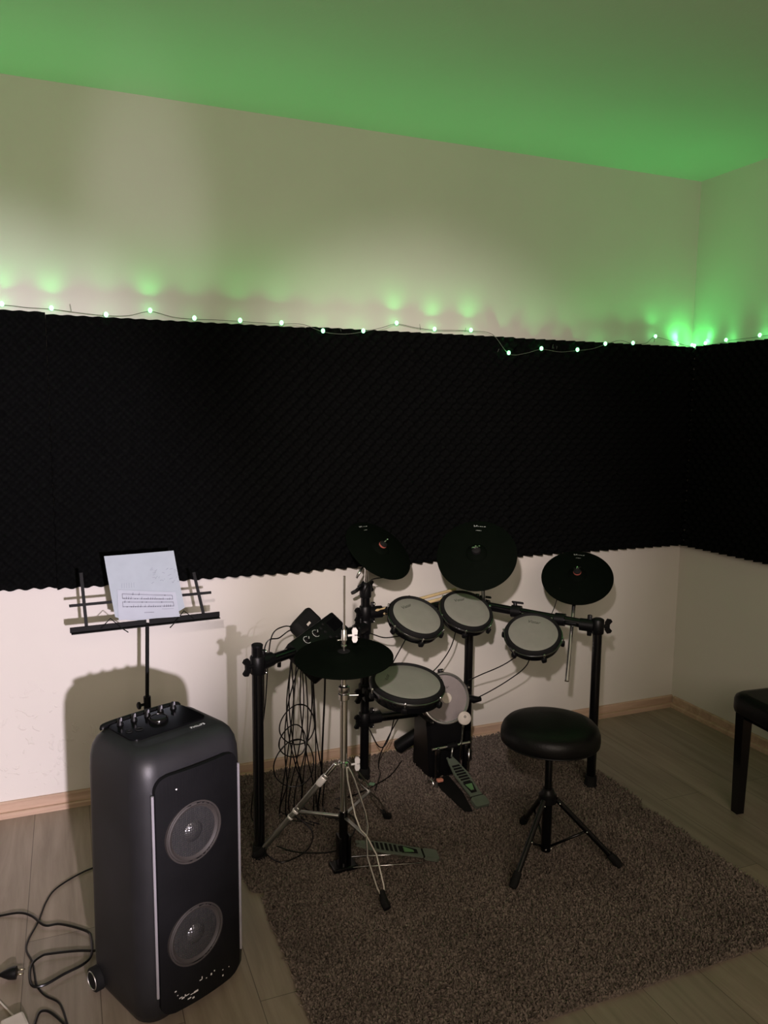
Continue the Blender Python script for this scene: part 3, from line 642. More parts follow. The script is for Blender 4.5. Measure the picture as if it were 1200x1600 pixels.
# ================================================================ KICK PAD
kn = V((-.095, -.923, .374)).normalized(); kc = V((-1.475, -.304, .343))
kx, ky, kz = frame(kn)
kp = empty('kick_pad', (-1.475, -.27, RZ), 'upright round kick pad on a black tower, behind the foot pedal', 'kick drum pad')
KR = .094
MB().lathe(kc, kn, [(KR, -.008), (KR, 0), (KR*.97, .0015), (.0001, .003)], 56).build('drum_head', M['mesh_kick'], kp)
MB().lathe(kc, kn, [(KR-.001, -.008), (KR-.001, .002), (KR+.004, .007), (KR+.009, .006), (KR+.012, -.002), (KR+.012, -.012)], 56).build('rim', M['steel'], kp)
MB().lathe(kc, kn, [(KR+.010, -.006), (KR+.013, -.010), (KR+.013, -.030), (KR+.008, -.055), (KR-.02, -.062)], 56).build('shell', M['gloss'], kp)
MB().lathe(kc+kx*.006, kn, [(.021, .002), (.021, .0034), (.018, .0042)], 28).build('strike_patch', M['felt'], kp)
text_mesh('logo', BR, .017, M['logo_dark'], kp, kc+ky*.044+kn*.0028, kx, ky, shear=.2)
for k in range(5):
    t = PI/2+2*PI*k/5; d = kx*math.cos(t)+ky*math.sin(t); q = kc+d*(KR+.018)-kn*.020
    lg = MB().box(q, (.020, .016, .030), d.cross(kn), d, kn, bev=.005).build('lug', M['plastic'], kp)
    MB().cyl(q+kn*.010, q+kn*.028, .003, n=10).build('tension_rod', M['chrome'], lg)
mb = MB(); b0 = V((-1.470, -.215, 0))
rings = []
for z, hw, y0, y1 in ((RZ-.004, .072, -.325, -.16), (RZ+.03, .072, -.328, -.16), (.16, .078, -.328, -.18), (.26, .086, -.325, -.20), (.33, .070, -.300, -.21)):
    rings.append([V((-1.478+a*hw, y, z)) for a, y in ((-1, y0+.015), (-.85, y0), (.85, y0), (1, y0+.015), (1, y1), (-1, y1))])
mb.rings(rings, smooth=False); mb.build('tower', M['plastic'], kp)
for s_ in (-1, 1):
    if s_ < 0: q0, q1 = V((-1.450, -.140, .165)), V((-1.590, -.070, .048))
    else: q0, q1 = V((-1.42, -.21, .10)), V((-1.33, -.13, RZ+.02))
    mb = MB(); d = (q1-q0).normalized(); k_ = 1.45 if s_ < 0 else 1.0; mb.tube([q0, q0+d*.02, q1-d*.010, q1], [.016*k_, .019*k_, .021*k_, .014*k_], 14); mb.build('spur', M['plastic'], kp)
mb = MB(); mb.cyl((-1.40, -.285, .33), (-1.345, -.29, .325), .009); mb.tube([(-1.36, -.29, .325), (-1.335, -.295, .315), (-1.305, -.30, .315)], [.014, .016, .009], 10); mb.build('side_knob', M['plastic'], kp)

# ---------------------------------------------------------------- foot pedals
def pedal_plate(root, p0, p1, w0, w1, wh, thick=.006, name='footboard'):
    """footboard from toe end p0 (raised) to heel p1, with slots"""
    p0, p1 = V(p0), V(p1); d = (p1-p0); L_ = d.length; d.normalize(); sx = d.cross(V((0, 0, 1))).normalized(); n = sx.cross(d).normalized()
    if n.z < 0: n = -n
    N = 40
    def hw(t):
        if t < .10: return w0*(.62+.38*t/.10)/2*1.0
        if t < .35: return (w0+(w1-w0)*(t-.10)/.25)/2
        if t < .78: return (w1+(w1*.82-w1)*(t-.35)/.43)/2
        return (w1*.82+(wh-w1*.82)*min((t-.78)/.05, 1))/2
    mb = MB(); L1 = L_*.80; outl = []
    ts = [i/N*.80 for i in range(N+1)]
    left = [(-hw(t), t*L_) for t in ts]; right = [(hw(t), t*L_) for t in reversed(ts)]
    left[0] = (-w0*.42, 0)
    notch = [(w0*.36, 0), (w0*.20, 0), (w0*.16, L_*.035), (-w0*.16, L_*.035), (-w0*.20, 0)]
    outl = left+right[:-1]+notch
    mb.prism(outl, p0, sx, d, thick); fb = mb.build(name, M['pedal'], root)
    sl = MB()
    for i in range(7):
        t = .20+i*.055; sl.prism([(-hw(t)*.68, -.0046), (hw(t)*.68, -.0046), (hw(t)*.72, .0046), (-hw(t)*.72, .0046)] if i < 6 else [(-hw(t)*.6, -.004), (hw(t)*.6, -.004), (hw(t)*.56, .012), (-hw(t)*.56, .012)], p0+d*(t*L_)+n*(thick/2+.0004), sx, d, .0012)
    t0, t1_ = .565*L_, .73*L_
    sl.prism([(-w1*.34, t0-.006), (-w1*.30, t0-.006), (0-w1*.12, t1_-.008), (w1*.12, t1_-.008), (w1*.30, t0-.006), (w1*.34, t0-.006), (w1*.2, t1_+.004), (-w1*.2, t1_+.004)], p0+n*(thick/2+.0004), sx, d, .0012)
    sl.build('slots', M['rubber'], fb)
    bd = MB(); bd.prism([(-w1*.25, t0+.003), (w1*.25, t0+.003), (w1*.09, t1_-.010), (-w1*.09, t1_-.010)], p0+n*(thick/2+.0006), sx, d, .0014); bd.build('badge', M['pedal_green'], fb)
    q = p0+d*L_*.82; hp = MB(); hh = wh/2
    hp.prism([(-hh*.75, 0), (hh*.75, 0), (hh, L_*.03), (hh, L_*.15), (hh*.85, L_*.18), (-hh*.85, L_*.18), (-hh, L_*.15), (-hh, L_*.03)], q-n*.002, sx, d, .012); hp.build('heel_plate', M['pedal'], root)
    mb = MB(); mb.cyl(q-sx*(hh*.8), q+sx*(hh*.8), .0042, n=10); mb.build('hinge_pin', M['rubber'], root)
    return sx, d, n
kd = empty('kick_pedal', (-1.48, -.46, RZ), 'kick drum foot pedal with slotted grey-green footboard, in front of the kick pad', 'drum pedal')
toe, heel = V((-1.492, -.385, .125)), V((-1.468, -.625, RZ+.014))
sx, dd, nn = pedal_plate(kd, toe, heel, .040, .062, .064)
mb = MB(); mb.prism([(-.040, -.16), (-.010, -.17), (.022, -.03), (.034, .12), (-.030, .12), (-.045, .04)], (-1.505, -.46, RZ+.004), (1, 0, 0), (0, 1, 0), .004); mb.build('base_plate', M['rubber'], kd)
for s_ in (-1, 1):
    mb = MB(); c = V((-1.478+s_*.062, -.375, 0)); mb.box(c+V((0, 0, .095)), (.014, .028, .150), bev=.005); mb.build('side_post', M['gloss'], kd)
mb = MB(); mb.cyl((-1.565, -.375, .165), (-1.395, -.375, .170), .0055, n=12); ax_ = mb.build('axle', M['chrome'], kd)
mb = MB(); mb.cyl((-1.500, -.375, .167), (-1.455, -.375, .168), .014, n=16); mb.build('cam', M['plastic'], ax_)
mb = MB(); mb.tube([(-1.480, -.388, .165), (-1.486, -.392, .13)], .004, 8); mb.build('chain', M['steel'], kd)
bt_c = V((-1.452, -.43, .302))
bs = MB().tube([(-1.437, -.378, .168), bt_c], .0035, 8).build('beater_shaft', M['chrome'], kd)
bd_n = V((-.25, -.85, .35)).normalized()
MB().lathe(bt_c-bd_n*.016, bd_n, [(.018, 0), (.026, .003), (.027, .012), (.026, .022), (.018, .027), (.0001, .029)], 28).build('beater', M['felt'], kd)
MB().torus(bt_c+bd_n*.0135+V((0, 0, .006)), bd_n, .0036, .0010, 16, 6).build('beater_bolt', M['rubber'], kd)
mb = MB(); mb.tube([(-1.395, -.372, .14), (-1.397, -.372, .045)], .0028, 8); mb.build('spring', M['chrome'], kd)
mb = MB(); mb.box((-1.548, -.415, .052), (.026, .018, .012), bev=.003); mb.build('clamp_screw', M['red_label'], kd)
mb = MB(); mb.cyl((-1.565, -.425, .030), (-1.565, -.425, .052), .004, n=10); mb.torus((-1.590, -.42, .045), (1, .2, 0), .018, .003, 20, 6, 0, PI); mb.build('clamp_bracket', M['steel'], kd)

# ================================================================ HI-HAT STAND
hx, hy = -2.085, -.790
hs = empty('hi_hat_stand', (hx, hy, RZ), 'chrome hi-hat stand with tripod legs and foot pedal, left of the drum kit', 'hi-hat stand')
def hp_(z): return V((hx, hy, z))
MB().cyl(hp_(.60), hp_(.996), .0038, n=12).build('pull_rod', M['chrome'], hs)
MB().cyl(hp_(.628), hp_(.728), .0085).build('upper_tube', M['chrome'], hs)
MB().cyl(hp_(.200), hp_(.628), .0120).build('main_tube', M['chrome'], hs)
mb = MB(); mb.lathe(hp_(.590), (0, 0, 1), [(.0125, 0), (.018, .004), (.018, .022), (.015, .025), (.018, .029), (.018, .046), (.013, .050)], 24); c_ = mb.build('height_collar', M['chrome'], hs)
mb = MB(); mb.cyl(hp_(.606)+V((.014, -.004, 0)), hp_(.606)+V((.045, -.012, 0)), .004, n=10); mb.build('collar_screw', M['chrome'], c_)
MB().cyl(hp_(RZ), hp_(.215), .0145).build('lower_tube', M['tube'], hs)
mb = MB(); mb.box(hp_(RZ+.006), (.085, .060, .014), bev=.005); mb.box(hp_(RZ+.06)+V((-.016, 0, 0)), (.010, .04, .11), bev=.003); mb.box(hp_(RZ+.06)+V((.016, 0, 0)), (.010, .04, .11), bev=.003); mb.build('base_frame', M['tube'], hs)
# clutch
mb = MB(); mb.lathe(hp_(.768), (0, 0, 1), [(.010, 0), (.010, .004), (.0072, .006), (.0072, .018), (.010, .020), (.010, .024), (.0085, .028), (.0085, .052), (.0065, .055)], 20); cl = mb.build('clutch', M['chrome'], hs)
def wing_w(c, parent, s=1.0, name='wing_screw'):
    mb = MB(); c = V(c); mb.cyl(c-V((.020, 0, 0))*s, c, .0035*s, n=10)
    out_ = V((.93, -.36, 0)); n_ = V((0, 0, 1))
    for sg in (-1, 1):
        mb.prism([(0, .002), (.016, .002), (.017, .016), (.012, .024), (.003, .024), (-.001, .016)], c+V((-.006, 0, 0)), V((.98, -.15, 0))*s, n_*sg*s, .007*s)
    mb.build(name, M['white_metal'], parent)
wing_w(hp_(.805)+V((.030, -.010, 0)), cl, 1.0)
mb = MB(); mb.cyl(hp_(.790)+V((-.010, 0, 0)), hp_(.790)+V((-.022, 0, 0)), .0025, n=8); mb.build('clutch_pin', M['chrome'], cl)
c_ = MB().lathe(hp_(.366), (0, 0, 1), [(.0125, 0), (.018, .003), (.018, .018), (.0125, .021)], 24).build('leg_collar', M['chrome'], hs)
wing_w(hp_(.376)+V((.040, -.014, 0)), c_, .95)
def flat_strut(p, q, wd, th, parent, m, name):
    p, q = V(p), V(q); d = (q-p).normalized(); s_ = d.cross(V((0, 0, 1))).normalized(); n = s_.cross(d); mb = MB(); mb.box((p+q)/2, ((q-p).length, wd, th), d, s_, n, bev=min(wd, th)*.3); return mb.build(name, M[m], parent)
LA = [V((-2.334, -.645, RZ)), V((-2.041, -1.050, RZ)), V((-1.838, -.572, RZ))]
for i, q in enumerate(LA):
    d = (q-hp_(RZ)); d.z = 0; d.normalize(); top = hp_(.376)+d*.024; L_ = q+V((0, 0, .018))
    dv = (L_-top).normalized()
    mb = MB(); sd = dv.cross(V((0, 0, 1))).normalized()
    if i == 0:
        lg = flat_strut(top, top.lerp(L_, .20), .014, .014, hs, 'chrome', 'leg'); flat_strut(top.lerp(L_, .12), top.lerp(L_, .52), .016, .020, lg, 'steel', 'upper_section')
        flat_strut(top.lerp(L_, .47), top.lerp(L_, .93), .018, .018, lg, 'steel', 'lower_section')
        flat_strut(top.lerp(L_, .145), top.lerp(L_, .235), .019, .023, lg, 'white_metal', 'bracket')
        flat_strut(top.lerp(L_, .50), top.lerp(L_, .535), .021, .023, lg, 'white_metal', 'bracket'); flat_strut(top.lerp(L_, .57), top.lerp(L_, .60), .020, .021, lg, 'white_metal', 'bracket')
    else:
        # twin bent wires that cross halfway
        prof = [(0, .002), (.10, .010), (.36, .016), (.46, .012), (.52, .000), (.54, -.003), (.62, -.010), (.66, -.014), (.88, -.010), (.95, -.003)]
        wd_ = [[top.lerp(L_, t)+sd*w_*sg*1.15 for t, w_ in prof] for sg in (1, -1)]
        mb.tube(wd_[0], .0029, 8); lg = mb.build('leg', M['chrome'], hs); MB().tube(wd_[1], .0029, 8).build('twin_wire', M['chrome'], lg)
    f0 = top.lerp(L_, .90); mb = MB(); mb.tube([f0, f0.lerp(q+V((0, 0, .012)), .7), q+V((0, 0, .012))+d*.012], [.009, .013, .012], 10); mb.build('rubber_foot', M['rubber'], lg)
    md = top.lerp(L_, .52); flat_strut(md, hp_(.196)+d*.015, .012, .010 if i == 0 else .004, hs, 'steel', 'brace')
# pedal
ptoe, pheel = V((-2.045, -.800, .098)), V((-1.775, -.862, RZ+.014))
sx, dd, nn = pedal_plate(hs, ptoe, pheel, .042, .062, .056)
for o_ in (-.030, .030):
    MB().cyl(hp_(RZ+.010)+sx*o_+V((.03, 0, 0)), V((-1.83, -.849, RZ+.010))+sx*o_, .0024, n=8).build('frame_rod', M['chrome'], hs)
# hi-hat pad: rests on the stand, its own thing
hh = empty('hi_hat_pad', hp_(.745), 'flat round black hi-hat pad threaded on the chrome stand', 'cymbal pad')
R = .158
HN = V((-.050, -.098, .994)).normalized(); HC = hp_(.724)
MB().lathe(HC, HN, [(.03, .006), (R*.97, .004), (R, .007), (R, .011), (R*.975, .013), (R*.55, .018), (R*.26, .021), (R*.22, .026), (R*.10, .029), (.0085, .029)], 72).build('playing_surface', M['cympad'], hh)
MB().box(HC+V((.01, .05, -.012)), (.07, .06, .024), bev=.006).build('sensor_box', M['plastic'], hh)
MB().lathe(HC+HN*.028, HN, [(.018, 0), (.020, .002), (.014, .0035)], 20).build('rubber_washer', M['rubber'], hh)

# ================================================================ DRUM MODULE
A_, B_, C_ = V((-2.165, -.485, .716)), V((-1.972, -.330, .762)), V((-1.900, -.390, .688))
mu = (B_-A_).normalized(); mv = (C_-B_); mv = (mv-mu*mv.dot(mu)); vl = .165; mv.normalize(); mn = mu.cross(-mv).normalized()
if mn.z < 0: mn = -mn
A_ = A_-mu*.035
dm = empty('drum_module', (A_+B_)/2+V((0, 0, -.10)), 'black drum sound module with two silver knobs, behind the hi-hat pad', 'drum module')
def D_(u, v, h_=0.0): return A_+mu*u+mv*v+mn*h_
Lm = (B_-A_).length
MB().box(D_(Lm/2, vl/2, -.028), (Lm, vl, .054), mu, mv, mn, bev=.008).build('housing', M['plastic'], dm)
for u, v in ((.078, .032), (.134, .032)):
    kb = MB().lathe(D_(u, v), mn, [(.011, 0), (.011, .003), (.008, .005), (.0075, .013), (.006, .014)], 20).build('knob', M['plastic'], dm)
    mb = MB(); mb.box(D_(u, v, .0145), (.002, .011, .001), (mu+mv).normalized(), (mu-mv).normalized(), mn)
    mb.build('pointer', M['logo_white'], kb)
    MB().torus(D_(u, v, .001), mn, .0145, .0010, 20, 5, .6, 5.2).build('dial_scale', M['logo_white'], kb)
for u, v in ((.171, .028), (.175, .048), (.195, .020), (.175, .075), (.20, .090), (.225, .092)):
    MB().lathe(D_(u, v), mn, [(.006, 0), (.006, .002), (.004, .003)], 16).build('button', M['rubber'], dm)
MB().box(D_(Lm*.84, vl*.28, .0005), (.060, .045, .0015), mu, mv, mn).build('screen', M['gloss'], dm)
mb = MB(); mb.cyl(zz(PL, zb).lerp(zz(P1, .655), .55)-V((0, 0, .0)), D_(Lm*.45, vl*.6, -.045), .012); mb.build('bracket', M['plastic'], dm)
ua = empty('power_adapter', (-2.06, -.275, .66), 'black power box with a small white sticker and cables, leaning behind the drum module', 'power adapter')
q = V((-2.060, -.275, .702)); MB().box(q, (.120, .085, .050), (mu*.9+V((0, 0, .2))).normalized(), mv, mn, bev=.016).build('housing', M['rubber'], ua)
MB().box(q+mn*.0255-mu*.012+mv*.010, (.020, .009, .001), (mu*.9+V((0, 0, .2))).normalized(), mv, mn).build('sticker', M['cream'], ua)

# ---------------------------------------------------------------- hanging cable bundle
def cable(pts, label, group, r=.0024, name='cable'):
    o = MB().tube(smooth_path(pts, 7), r, 7).build(name, M['cable']); tag(o, label, 'cable', group); return o
CG = 'cables hanging from the drum module'
cz = .640
lab = ['black cable hanging in a long drop left of the bundle below the drum module', 'black cable of the tangled bundle hanging below the drum module']
def drop(x0, y0, z0, x1, y1, sway, loops=0, lab_=1):
    pts = [V((x0, y0, z0))]; n = 6
    for i in range(1, n): t = i/n; pts.append(V((x0+(x1-x0)*t+sway*math.sin(t*PI*1.3), y0+(y1-y0)*t+.01*math.sin(5*t), z0+(RZ+.01-z0)*t)))
    pts.append(V((x1, y1, RZ+.008))); pts.append(V((x1+random.uniform(-.02, .08), y1-random.uniform(.03, .12), RZ+.006)))
    cable(pts, lab[lab_], CG)
cable([(-2.115, -.285, .700), (-2.16, -.34, .722), (-2.215, -.39, .715), (-2.235, -.40, .64), (-2.25, -.40, .45), (-2.28, -.39, .22), (-2.30, -.38, RZ+.01), (-2.27, -.46, RZ+.006)], lab[0], CG)
for x0, x1, sw in ((-2.165, -2.18, .02), (-2.15, -2.13, -.035), (-2.13, -2.16, .03), (-2.12, -2.08, -.02), (-2.10, -2.15, .035), (-2.09, -2.05, .01), (-2.11, -2.19, -.03), (-2.075, -2.035, -.015), (-2.14, -2.20, .01), (-2.12, -2.10, .02), (-2.16, -2.11, -.02)):
    drop(x0, -.44, .66, x1, -.40+random.uniform(-.04, .03), sw)
def loop(cx, cy, cz_, rx, rz, ph0, label):
    pts = [V((cx+rx*math.cos(t), cy+.012*math.sin(2*t), cz_+rz*math.sin(t))) for t in [ph0+k*PI/5 for k in range(13)]]; cable(pts, label, CG)
loop(-2.145, -.45, .385, .065, .075, .3, 'coil of black cable looped round the bundle below the drum module, the higher coil')
loop(-2.155, -.44, .235, .075, .090, 1.2, 'coil of black cable looped round the bundle below the drum module, the lower coil')
loop(-2.165, -.46, .33, .050, .060, 2.2, 'smaller coil of black cable between the two large coils of the bundle')
cable([(-2.045, -.47, .62), (-2.045, -.465, .50), (-2.05, -.46, .35), (-2.055, -.45, .15), (-2.06, -.44, RZ+.01), (-2.00, -.50, RZ+.006)], 'single thick black cable hanging straight between the bundle and the hi-hat stand', None, .0036)
cable([(-2.118, -.290, .690), (-2.15, -.35, .705), (-2.20, -.42, .705), (-2.255, -.43, .68), (-2.26, -.42, .45), (-2.275, -.40, .2), (-2.27, -.40, RZ+.01)], 'thin black cable arching from the power box down left of the cable bundle', None)
mb = MB(); mb.cyl((-2.205, -.44, .640), (-2.207, -.44, .605), .007, n=12); tag(mb.build('cable_plug', M['plastic']), 'small black jack plug hanging under the rack bar by the left post', 'plug')
cable([(-2.26, -.60, RZ+.006), (-2.20, -.665, RZ+.006), (-2.08, -.70, RZ+.006), (-1.99, -.62, RZ+.006), (-1.95, -.52, RZ+.006), (-1.99, -.42, RZ+.006)], 'black cable lying in a wide arc on the rug under the hi-hat stand', None)
cable([(-2.15, -.42, RZ+.006), (-2.12, -.55, RZ+.006), (-2.17, -.66, RZ+.006), (-2.27, -.70, RZ+.006), (-2.31, -.62, RZ+.006)], 'black cable curling on the rug by the foot of the left rack post', None)
cable([(-1.79, -.215, .255), (-1.775, -.235, .215), (-1.745, -.24, .155), (-1.715, -.235, .145), (-1.69, -.235, .19), (-1.68, -.25, .26)], 'short black cable sagging in a V under the lower cross bar', None)
cable([(-1.655, -.25, .27), (-1.675, -.20, .18), (-1.70, -.16, .08), (-1.71, -.16, RZ+.006), (-1.73, -.23, RZ+.006), (-1.80, -.35, RZ+.006)], 'thin black cable dropping from the lower cross bar to the rug', None)
cable([(-1.78, -.24, .63), (-1.74, -.28, .62), (-1.70, -.33, .635), (-1.66, -.40, .66)], 'short black cable from the left rack post to the left tom pad', None)
cable([(-1.70, -.40, .64), (-1.73, -.38, .57), (-1.76, -.40, .54)], 'black cable curving down beneath the left tom pad', None)
cable([(-1.43, -.31, .65), (-1.45, -.30, .56), (-1.50, -.30, .49), (-1.56, -.30, .44)], 'black cable running from the middle tom down behind the snare pad', None)
cable([(-1.20, -.53, .62), (-1.28, -.46, .52), (-1.34, -.35, .44), (-1.36, -.29, .40)], 'black cable from the right tom to the middle post, the upper of the two', None)
cable([(-1.23, -.55, .62), (-1.20, -.48, .51), (-1.24, -.40, .42), (-1.32, -.31, .33), (-1.37, -.28, .31)], 'black cable from the right tom to the kick pad, the lower of the two', None)
cable([(-1.03, -.44, .80), (-1.05, -.44, .73), (-1.085, -.46, .69)], 'short black cable between the right cymbal pad and its cross bar', None, .0018)
cable([(-1.72, -.33, .91), (-1.735, -.32, .875), (-1.79, -.27, .855), (-1.815, -.25, .80)], 'short black cable under the steeply tilted cymbal pad', None, .0022)
cable([(-1.60, -.15, RZ+.006), (-1.69, -.25, RZ+.006), (-1.78, -.31, RZ+.008), (-1.90, -.36, RZ+.006), (-1.97, -.36, RZ+.006)], 'black cable crossing the rug from the kick pad towards the wall', None)
tgm = MB().box((-1.800, -.315, RZ+.016), (.022, .020, .002), (.8, -.6, 0), (.6, .8, 0), (0, 0, 1)); tag(tgm.build('cable_tag', M['green_tag']), 'small pale green square tag on the rug cable behind the hi-hat stand', 'tag')

# ================================================================ DRUMSTICKS
def stick(p, q, label):
    p, q = V(p), V(q); d = (q-p).normalized(); L_ = (q-p).length
    rt = MB(); ts = [(0, .0050), (.01, .0066), (.3, .0068), (.75, .0066), (.93, .0034), (.95, .0030), (.965, .0050), (.985, .0050), (1, .0020)]
    rt.tube([p+d*L_*t for t, _ in ts], [r for _, r in ts], 12); o = rt.build('drumstick', M['wood']); tag(o, label, 'drumstick', 'pair of wooden drumsticks on the rack bar')
stick((-1.385, -.205, .772), (-1.770, -.262, .728), 'pale wooden drumstick lying behind the two tom pads, the rear one of the pair')
stick((-1.420, -.235, .752), (-1.745, -.285, .718), 'pale wooden drumstick lying behind the two tom pads, the front one of the pair')

# ================================================================ DRUM THRONE
tc = V((-1.430, -.985, 0)); th = empty('drum_throne', tc+V((0, 0, RZ)), 'round black padded drum stool on a tripod, standing on the rug', 'stool')
def T(x, y, z): return V((tc.x+x, tc.y+y, z))
MB().lathe(T(0, 0, 0), (0, 0, 1), [(.10, .428), (.145, .428), (.158, .434), (.163, .448), (.162, .466), (.156, .482), (.146, .493), (.12, .500), (.07, .504), (.0001, .505)], 72).build('seat', M['leather'], th)
MB().torus(T(0, 0, .437), (0, 0, 1), .1595, .0022, 72, 6).build('piping', M['leather'], th)
MB().lathe(T(0, 0, .405), (0, 0, 1), [(.03, 0), (.07, .016), (.09, .023)], 30).build('seat_mount', M['plastic'], th)
MB().cyl(T(0, 0, .23), T(0, 0, .412), .0125).build('inner_tube', M['tube'], th)
MB().cyl(T(0, 0, .045), T(0, 0, .245), .0165).build('outer_tube', M['tube'], th)
c_ = MB().lathe(T(0, 0, .215), (0, 0, 1), [(.018, 0), (.030, .004), (.030, .030), (.022, .036), (.018, .050)], 24).build('collar', M['plastic'], th)
mb = MB(); wing(mb, T(.012, .018, .245), (.5, .8, .0), (0, 0, 1), 1.1); mb.build('wing_nut', M['plastic'], c_)
ft = [V((-1.622, -1.095, 0)), V((-1.238, -1.120, 0)), V((-1.385, -.775, 0))]
for q in ft:
    d = V((q.x-tc.x, q.y-tc.y, 0)).normalized(); a = T(d.x*.028, d.y*.028, .232); e = V((q.x, q.y, RZ+.014)); sd = d.cross(V((0, 0, 1)))
    lg = MB().tube([a, e], .0095, 12).build('leg', M['tube'], th)
    m_ = a.lerp(e, .86); MB().tube([m_, a.lerp(e, .97), e+(e-a).normalized()*.012], [.0125, .0145, .012], 12).build('rubber_foot', M['rubber'], lg)
    w2 = a.lerp(e, .50); MB().tube([w2, T(d.x*.016, d.y*.016, .062)], .0045, 8).build('brace', M['tube'], th)
    sp_ = sd if sd.y < 0 else -sd
    for q_ in (w2, a.lerp(e, .06)): MB().ball(q_+sp_*.0098, .0032, 8).build('rivet', M['chrome'], lg)
for x in (-.010, .010): MB().ball(T(x, -.0155, .056), .003, 8).build('rivet', M['chrome'], th)

# ================================================================ BENCH AT RIGHT
bn = empty('piano_bench', (-.42, -1.15, 0), 'black padded bench cut off by the right edge of the photo', 'bench')
bx = V((-.10, -.995, 0)).normalized(); by = V((.995, -.10, 0)).normalized()
bc = V((-.590, -.915, 0))+bx*.28+by*.16
def Bn(a, b, z): return bc+bx*a+by*b+V((0, 0, z))
bl, bw = .56, .32
rings = []
for z, ins in ((.400, .012), (.404, .003), (.415, 0), (.450, 0), (.463, .004), (.472, .016), (.475, .035)):
    rings.append([Bn(a, b, z) for a, b in rrect(bl/2-ins, bw/2-ins, max(.06-ins*.4, .02))])
MB().rings(rings).build('seat', M['leather'], bn)
for sa in (-1, 1):
    for sb in (-1, 1):
        mb = MB(); c0 = Bn(sa*(bl/2-.045), sb*(bw/2-.045), 0)
        mb.rings([[c0+bx*a*w_+by*b_*w_+V((0, 0, z)) for a, b_ in ((-1, -1), (1, -1), (1, 1), (-1, 1))] for z, w_ in ((0, .016), (.405, .021))], smooth=False); mb.build('leg', M['gloss'], bn)
for q_ in (1, -1): MB().box(Bn(0, q_*(bw/2-.055), .385), (bl-.11, .018, .03), bx, by).build('apron', M['gloss'], bn)

# ================================================================ FLOOR CABLES AT LEFT
def flo(L_, z=.0042, ups=None): return [V((x, y, z+(ups or {}).get(i, 0))) for i, (x, y) in enumerate(L_)]
cable(flo([(-2.76, -.44), (-2.829, -.467), (-2.89, -.493), (-2.961, -.551), (-2.99, -.616), (-3.009, -.707), (-3.032, -.782), (-3.036, -.829), (-3.019, -.885), (-3.012, -.933), (-3.004, -.987), (-2.984, -1.031), (-2.953, -1.067), (-2.941, -1.101), (-2.931, -1.154), (-2.921, -1.211)]), 'thin black cord on the floor from behind the speaker down to the bottom edge', None, .0028, 'long_cable')
cable(flo([(-3.15, -.632), (-3.116, -.636), (-3.063, -.651), (-3.027, -.681), (-2.99, -.741), (-2.947, -.752), (-2.878, -.812), (-2.866, -.853), (-2.868, -.923), (-2.89, -.954), (-2.938, -.975), (-2.985, -.999), (-3.013, -.993), (-3.022, -.955), (-3.019, -.904), (-2.996, -.878), (-2.971, -.877), (-2.905, -.891), (-2.852, -.909), (-2.81, -.90)], .010, {0: -.006, 1: -.006}), 'shiny black power cord looped on the floor beside the speaker wheel', None, .0036, 'long_cable')
cable(flo([(-3.009, -1.166), (-3.004, -1.126), (-2.997, -1.095), (-2.986, -1.088), (-2.968, -1.102), (-2.938, -1.152), (-2.909, -1.216)], .005), 'black cord making a small arch at the bottom edge left of the speaker', None, .0034, 'long_cable')
pg = empty('power_plug', (-3.065, -.931, 0), 'black two-pin plug lying on the floor at the left edge', 'plug')
px_ = V((.99, -.15, 0)).normalized(); py_ = V((.15, .99, 0))
c = V((-3.065, -.931, .017)); mb = MB()
mb.tube([c-px_*.030, c-px_*.022, c-px_*.008, c+px_*.004, c+px_*.010, c+px_*.011], [.005, .009, .015, .0165, .0165, .012], 14); mb.build('plug_body', M['plastic'], pg)
for s_ in (-1, 1): MB().cyl(c+px_*.010+py_*.009*s_, c+px_*.029+py_*.009*s_, .0021, n=8).build('pin', M['brass'], pg)
mb = MB(); mb.tube([c-px_*.028, c-px_*.06+V((0, 0, -.010)), c-px_*.12+V((0, 0, -.012))], .004, 8); mb.build('cord', M['cable'], pg)
wc = empty('white_charger', (-3.05, -1.12, 0), 'white charger with a thin pale cord at the bottom left corner', 'charger')
MB().box((-3.048, -1.135, .016), (.055, .06, .030), (.95, .3, 0), (-.3, .95, 0), bev=.007).build('charger_body', M['cream'], wc)
MB().tube(smooth_path([(-3.16, -.90, .004), (-3.133, -.936, .004), (-3.09, -1.013, .004), (-3.065, -1.06, .005), (-3.046, -1.105, .014)]), .0022, 7).build('cord', M['cream'], wc)

# ================================================================ GREEN STRING LIGHTS
sl = empty('string_lights', (-1.5, -.04, 1.84), 'string of glowing green fairy lights along the top edge of the black foam', 'string lights')
BL = [(-3.063, -.03, 1.862), (-2.907, -.03, 1.857), (-2.728, -.055, 1.842), (-2.574, -.03, 1.868), (-2.419, -.055, 1.846), (-2.248, -.05, 1.847), (-2.087, -.05, 1.846), (-1.924, -.066, 1.822), (-1.754, -.064, 1.830), (-1.595, -.03, 1.872), (-1.421, -.03, 1.856), (-1.248, -.03, 1.860), (-1.079, -.066, 1.768), (-.913, -.066, 1.793), (-.722, -.066, 1.795), (-.569, -.064, 1.828), (-.409, -.060, 1.838), (-.254, -.03, 1.878), (-.050, -.070, 1.839), (-.035, -.250, 1.852), (-.035, -.440, 1.858), (-.035, -.62, 1.856)]
FAR = [(-3.22, -.05, 1.85), (-3.38, -.05, 1.85), (-3.54, -.05, 1.85), (-3.70, -.05, 1.85), (-3.86, -.05, 1.85), (-4.02, -.05, 1.85)]
HID = [(-.024, -.026, 1.846), (-.10, -.010, 1.850), (-.012, -.10, 1.850)]
wp = []
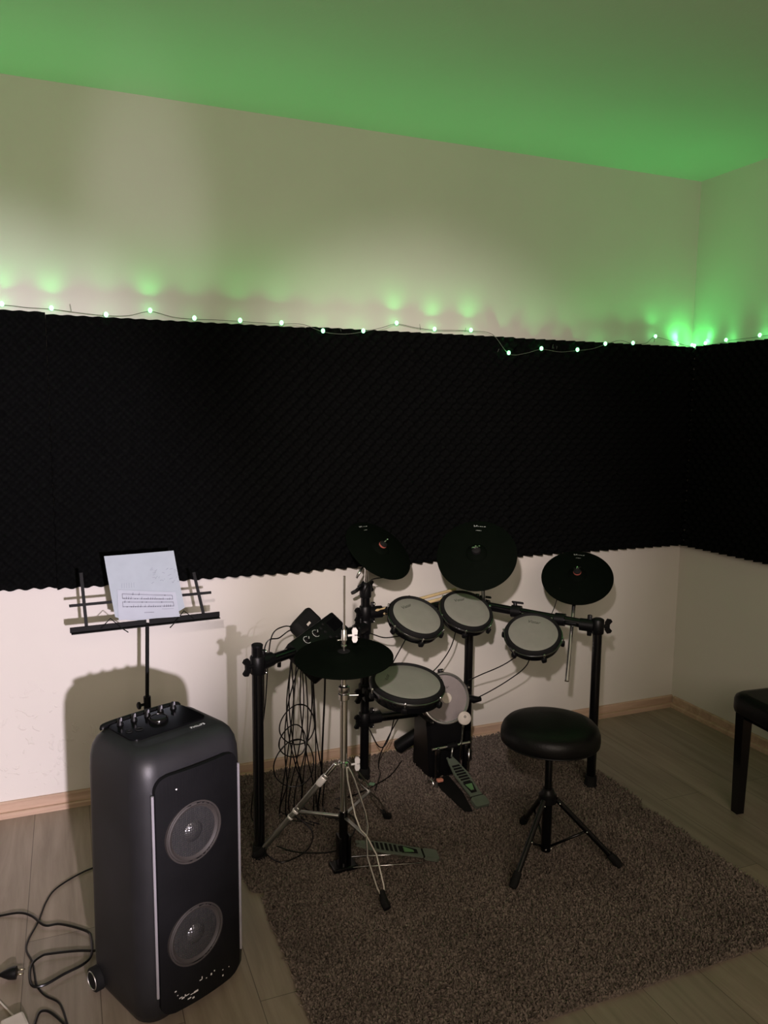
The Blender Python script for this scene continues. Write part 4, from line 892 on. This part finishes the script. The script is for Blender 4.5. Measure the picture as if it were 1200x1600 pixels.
for i, p in enumerate(BL):
    wp.append(V(p)+V((0, 0, -.004)))
    if i < len(BL)-1:
        a, b2 = V(p), V(BL[i+1]); m_ = (a+b2)/2; m_.z = max(min(a.z, b2.z)-.004, 1.842) if max(a.z, b2.z) > 1.835 else (a.z+b2.z)/2-.012
        m_.y = min(a.y, b2.y)+(.0 if m_.z > 1.84 else -.002); m_ += V((0, 0, random.uniform(-.002, .006))); wp.append(m_)
wp = [V((-4.1, -.05, 1.848))]+[V(p)-V((0, 0, .004)) for p in FAR[::-1]]+wp
MB().tube(smooth_path(wp, 5), .0011, 6).build('wire', M['wire'], sl)
for i in range(10):
    mb = MB(); p = V(random.choice(BL)); p += V((random.uniform(-.08, .08), 0, 0)); q = p+V((random.uniform(-.006, .006), -.004, random.uniform(.008, .02)))
    if p.x < -.2: p.z = min(p.z, 1.85); mb.tube([p, q], .0008, 5); mb.build('wire_twist', M['wire'], sl)
GREEN = (.08, 1.0, .19)
for i, p in enumerate(BL+HID+FAR):
    p = V(p); ball = MB().ball(p, .0078, 12, 1.2).build('bulb', M['led'], sl)
    right = p.x > -.06
    out = V((-.55, 0, 1)) if right else V((0, -.62, 1))
    if p in [V(h) for h in HID]: out = V((-.4, -.4, 1))
    ld = bpy.data.lights.new('led_light', 'SPOT'); ld.energy = 0.24 if right else (0.85 if i >= len(BL)+len(HID) else 0.6); ld.color = GREEN; ld.shadow_soft_size = .004; ld.spot_size = math.radians(150); ld.spot_blend = 1.0
    lo = bpy.data.objects.new('led_light', ld); col.objects.link(lo); lo.parent = ball; lo.location = p+V((0, 0, .011))+out*.004-V(sl.location)
    lo.rotation_euler = out.to_track_quat('-Z', 'Y').to_euler()
    ld = bpy.data.lights.new('led_halo', 'POINT'); ld.energy = (.030 if p.y < -.0635 else .008) if i < len(BL) else (.035 if i < len(BL)+len(HID) else .01); ld.color = GREEN; ld.shadow_soft_size = .004
    lo = bpy.data.objects.new('led_halo', ld); col.objects.link(lo); lo.parent = ball; lo.location = p+V((0, -.002, .012))-V(sl.location)
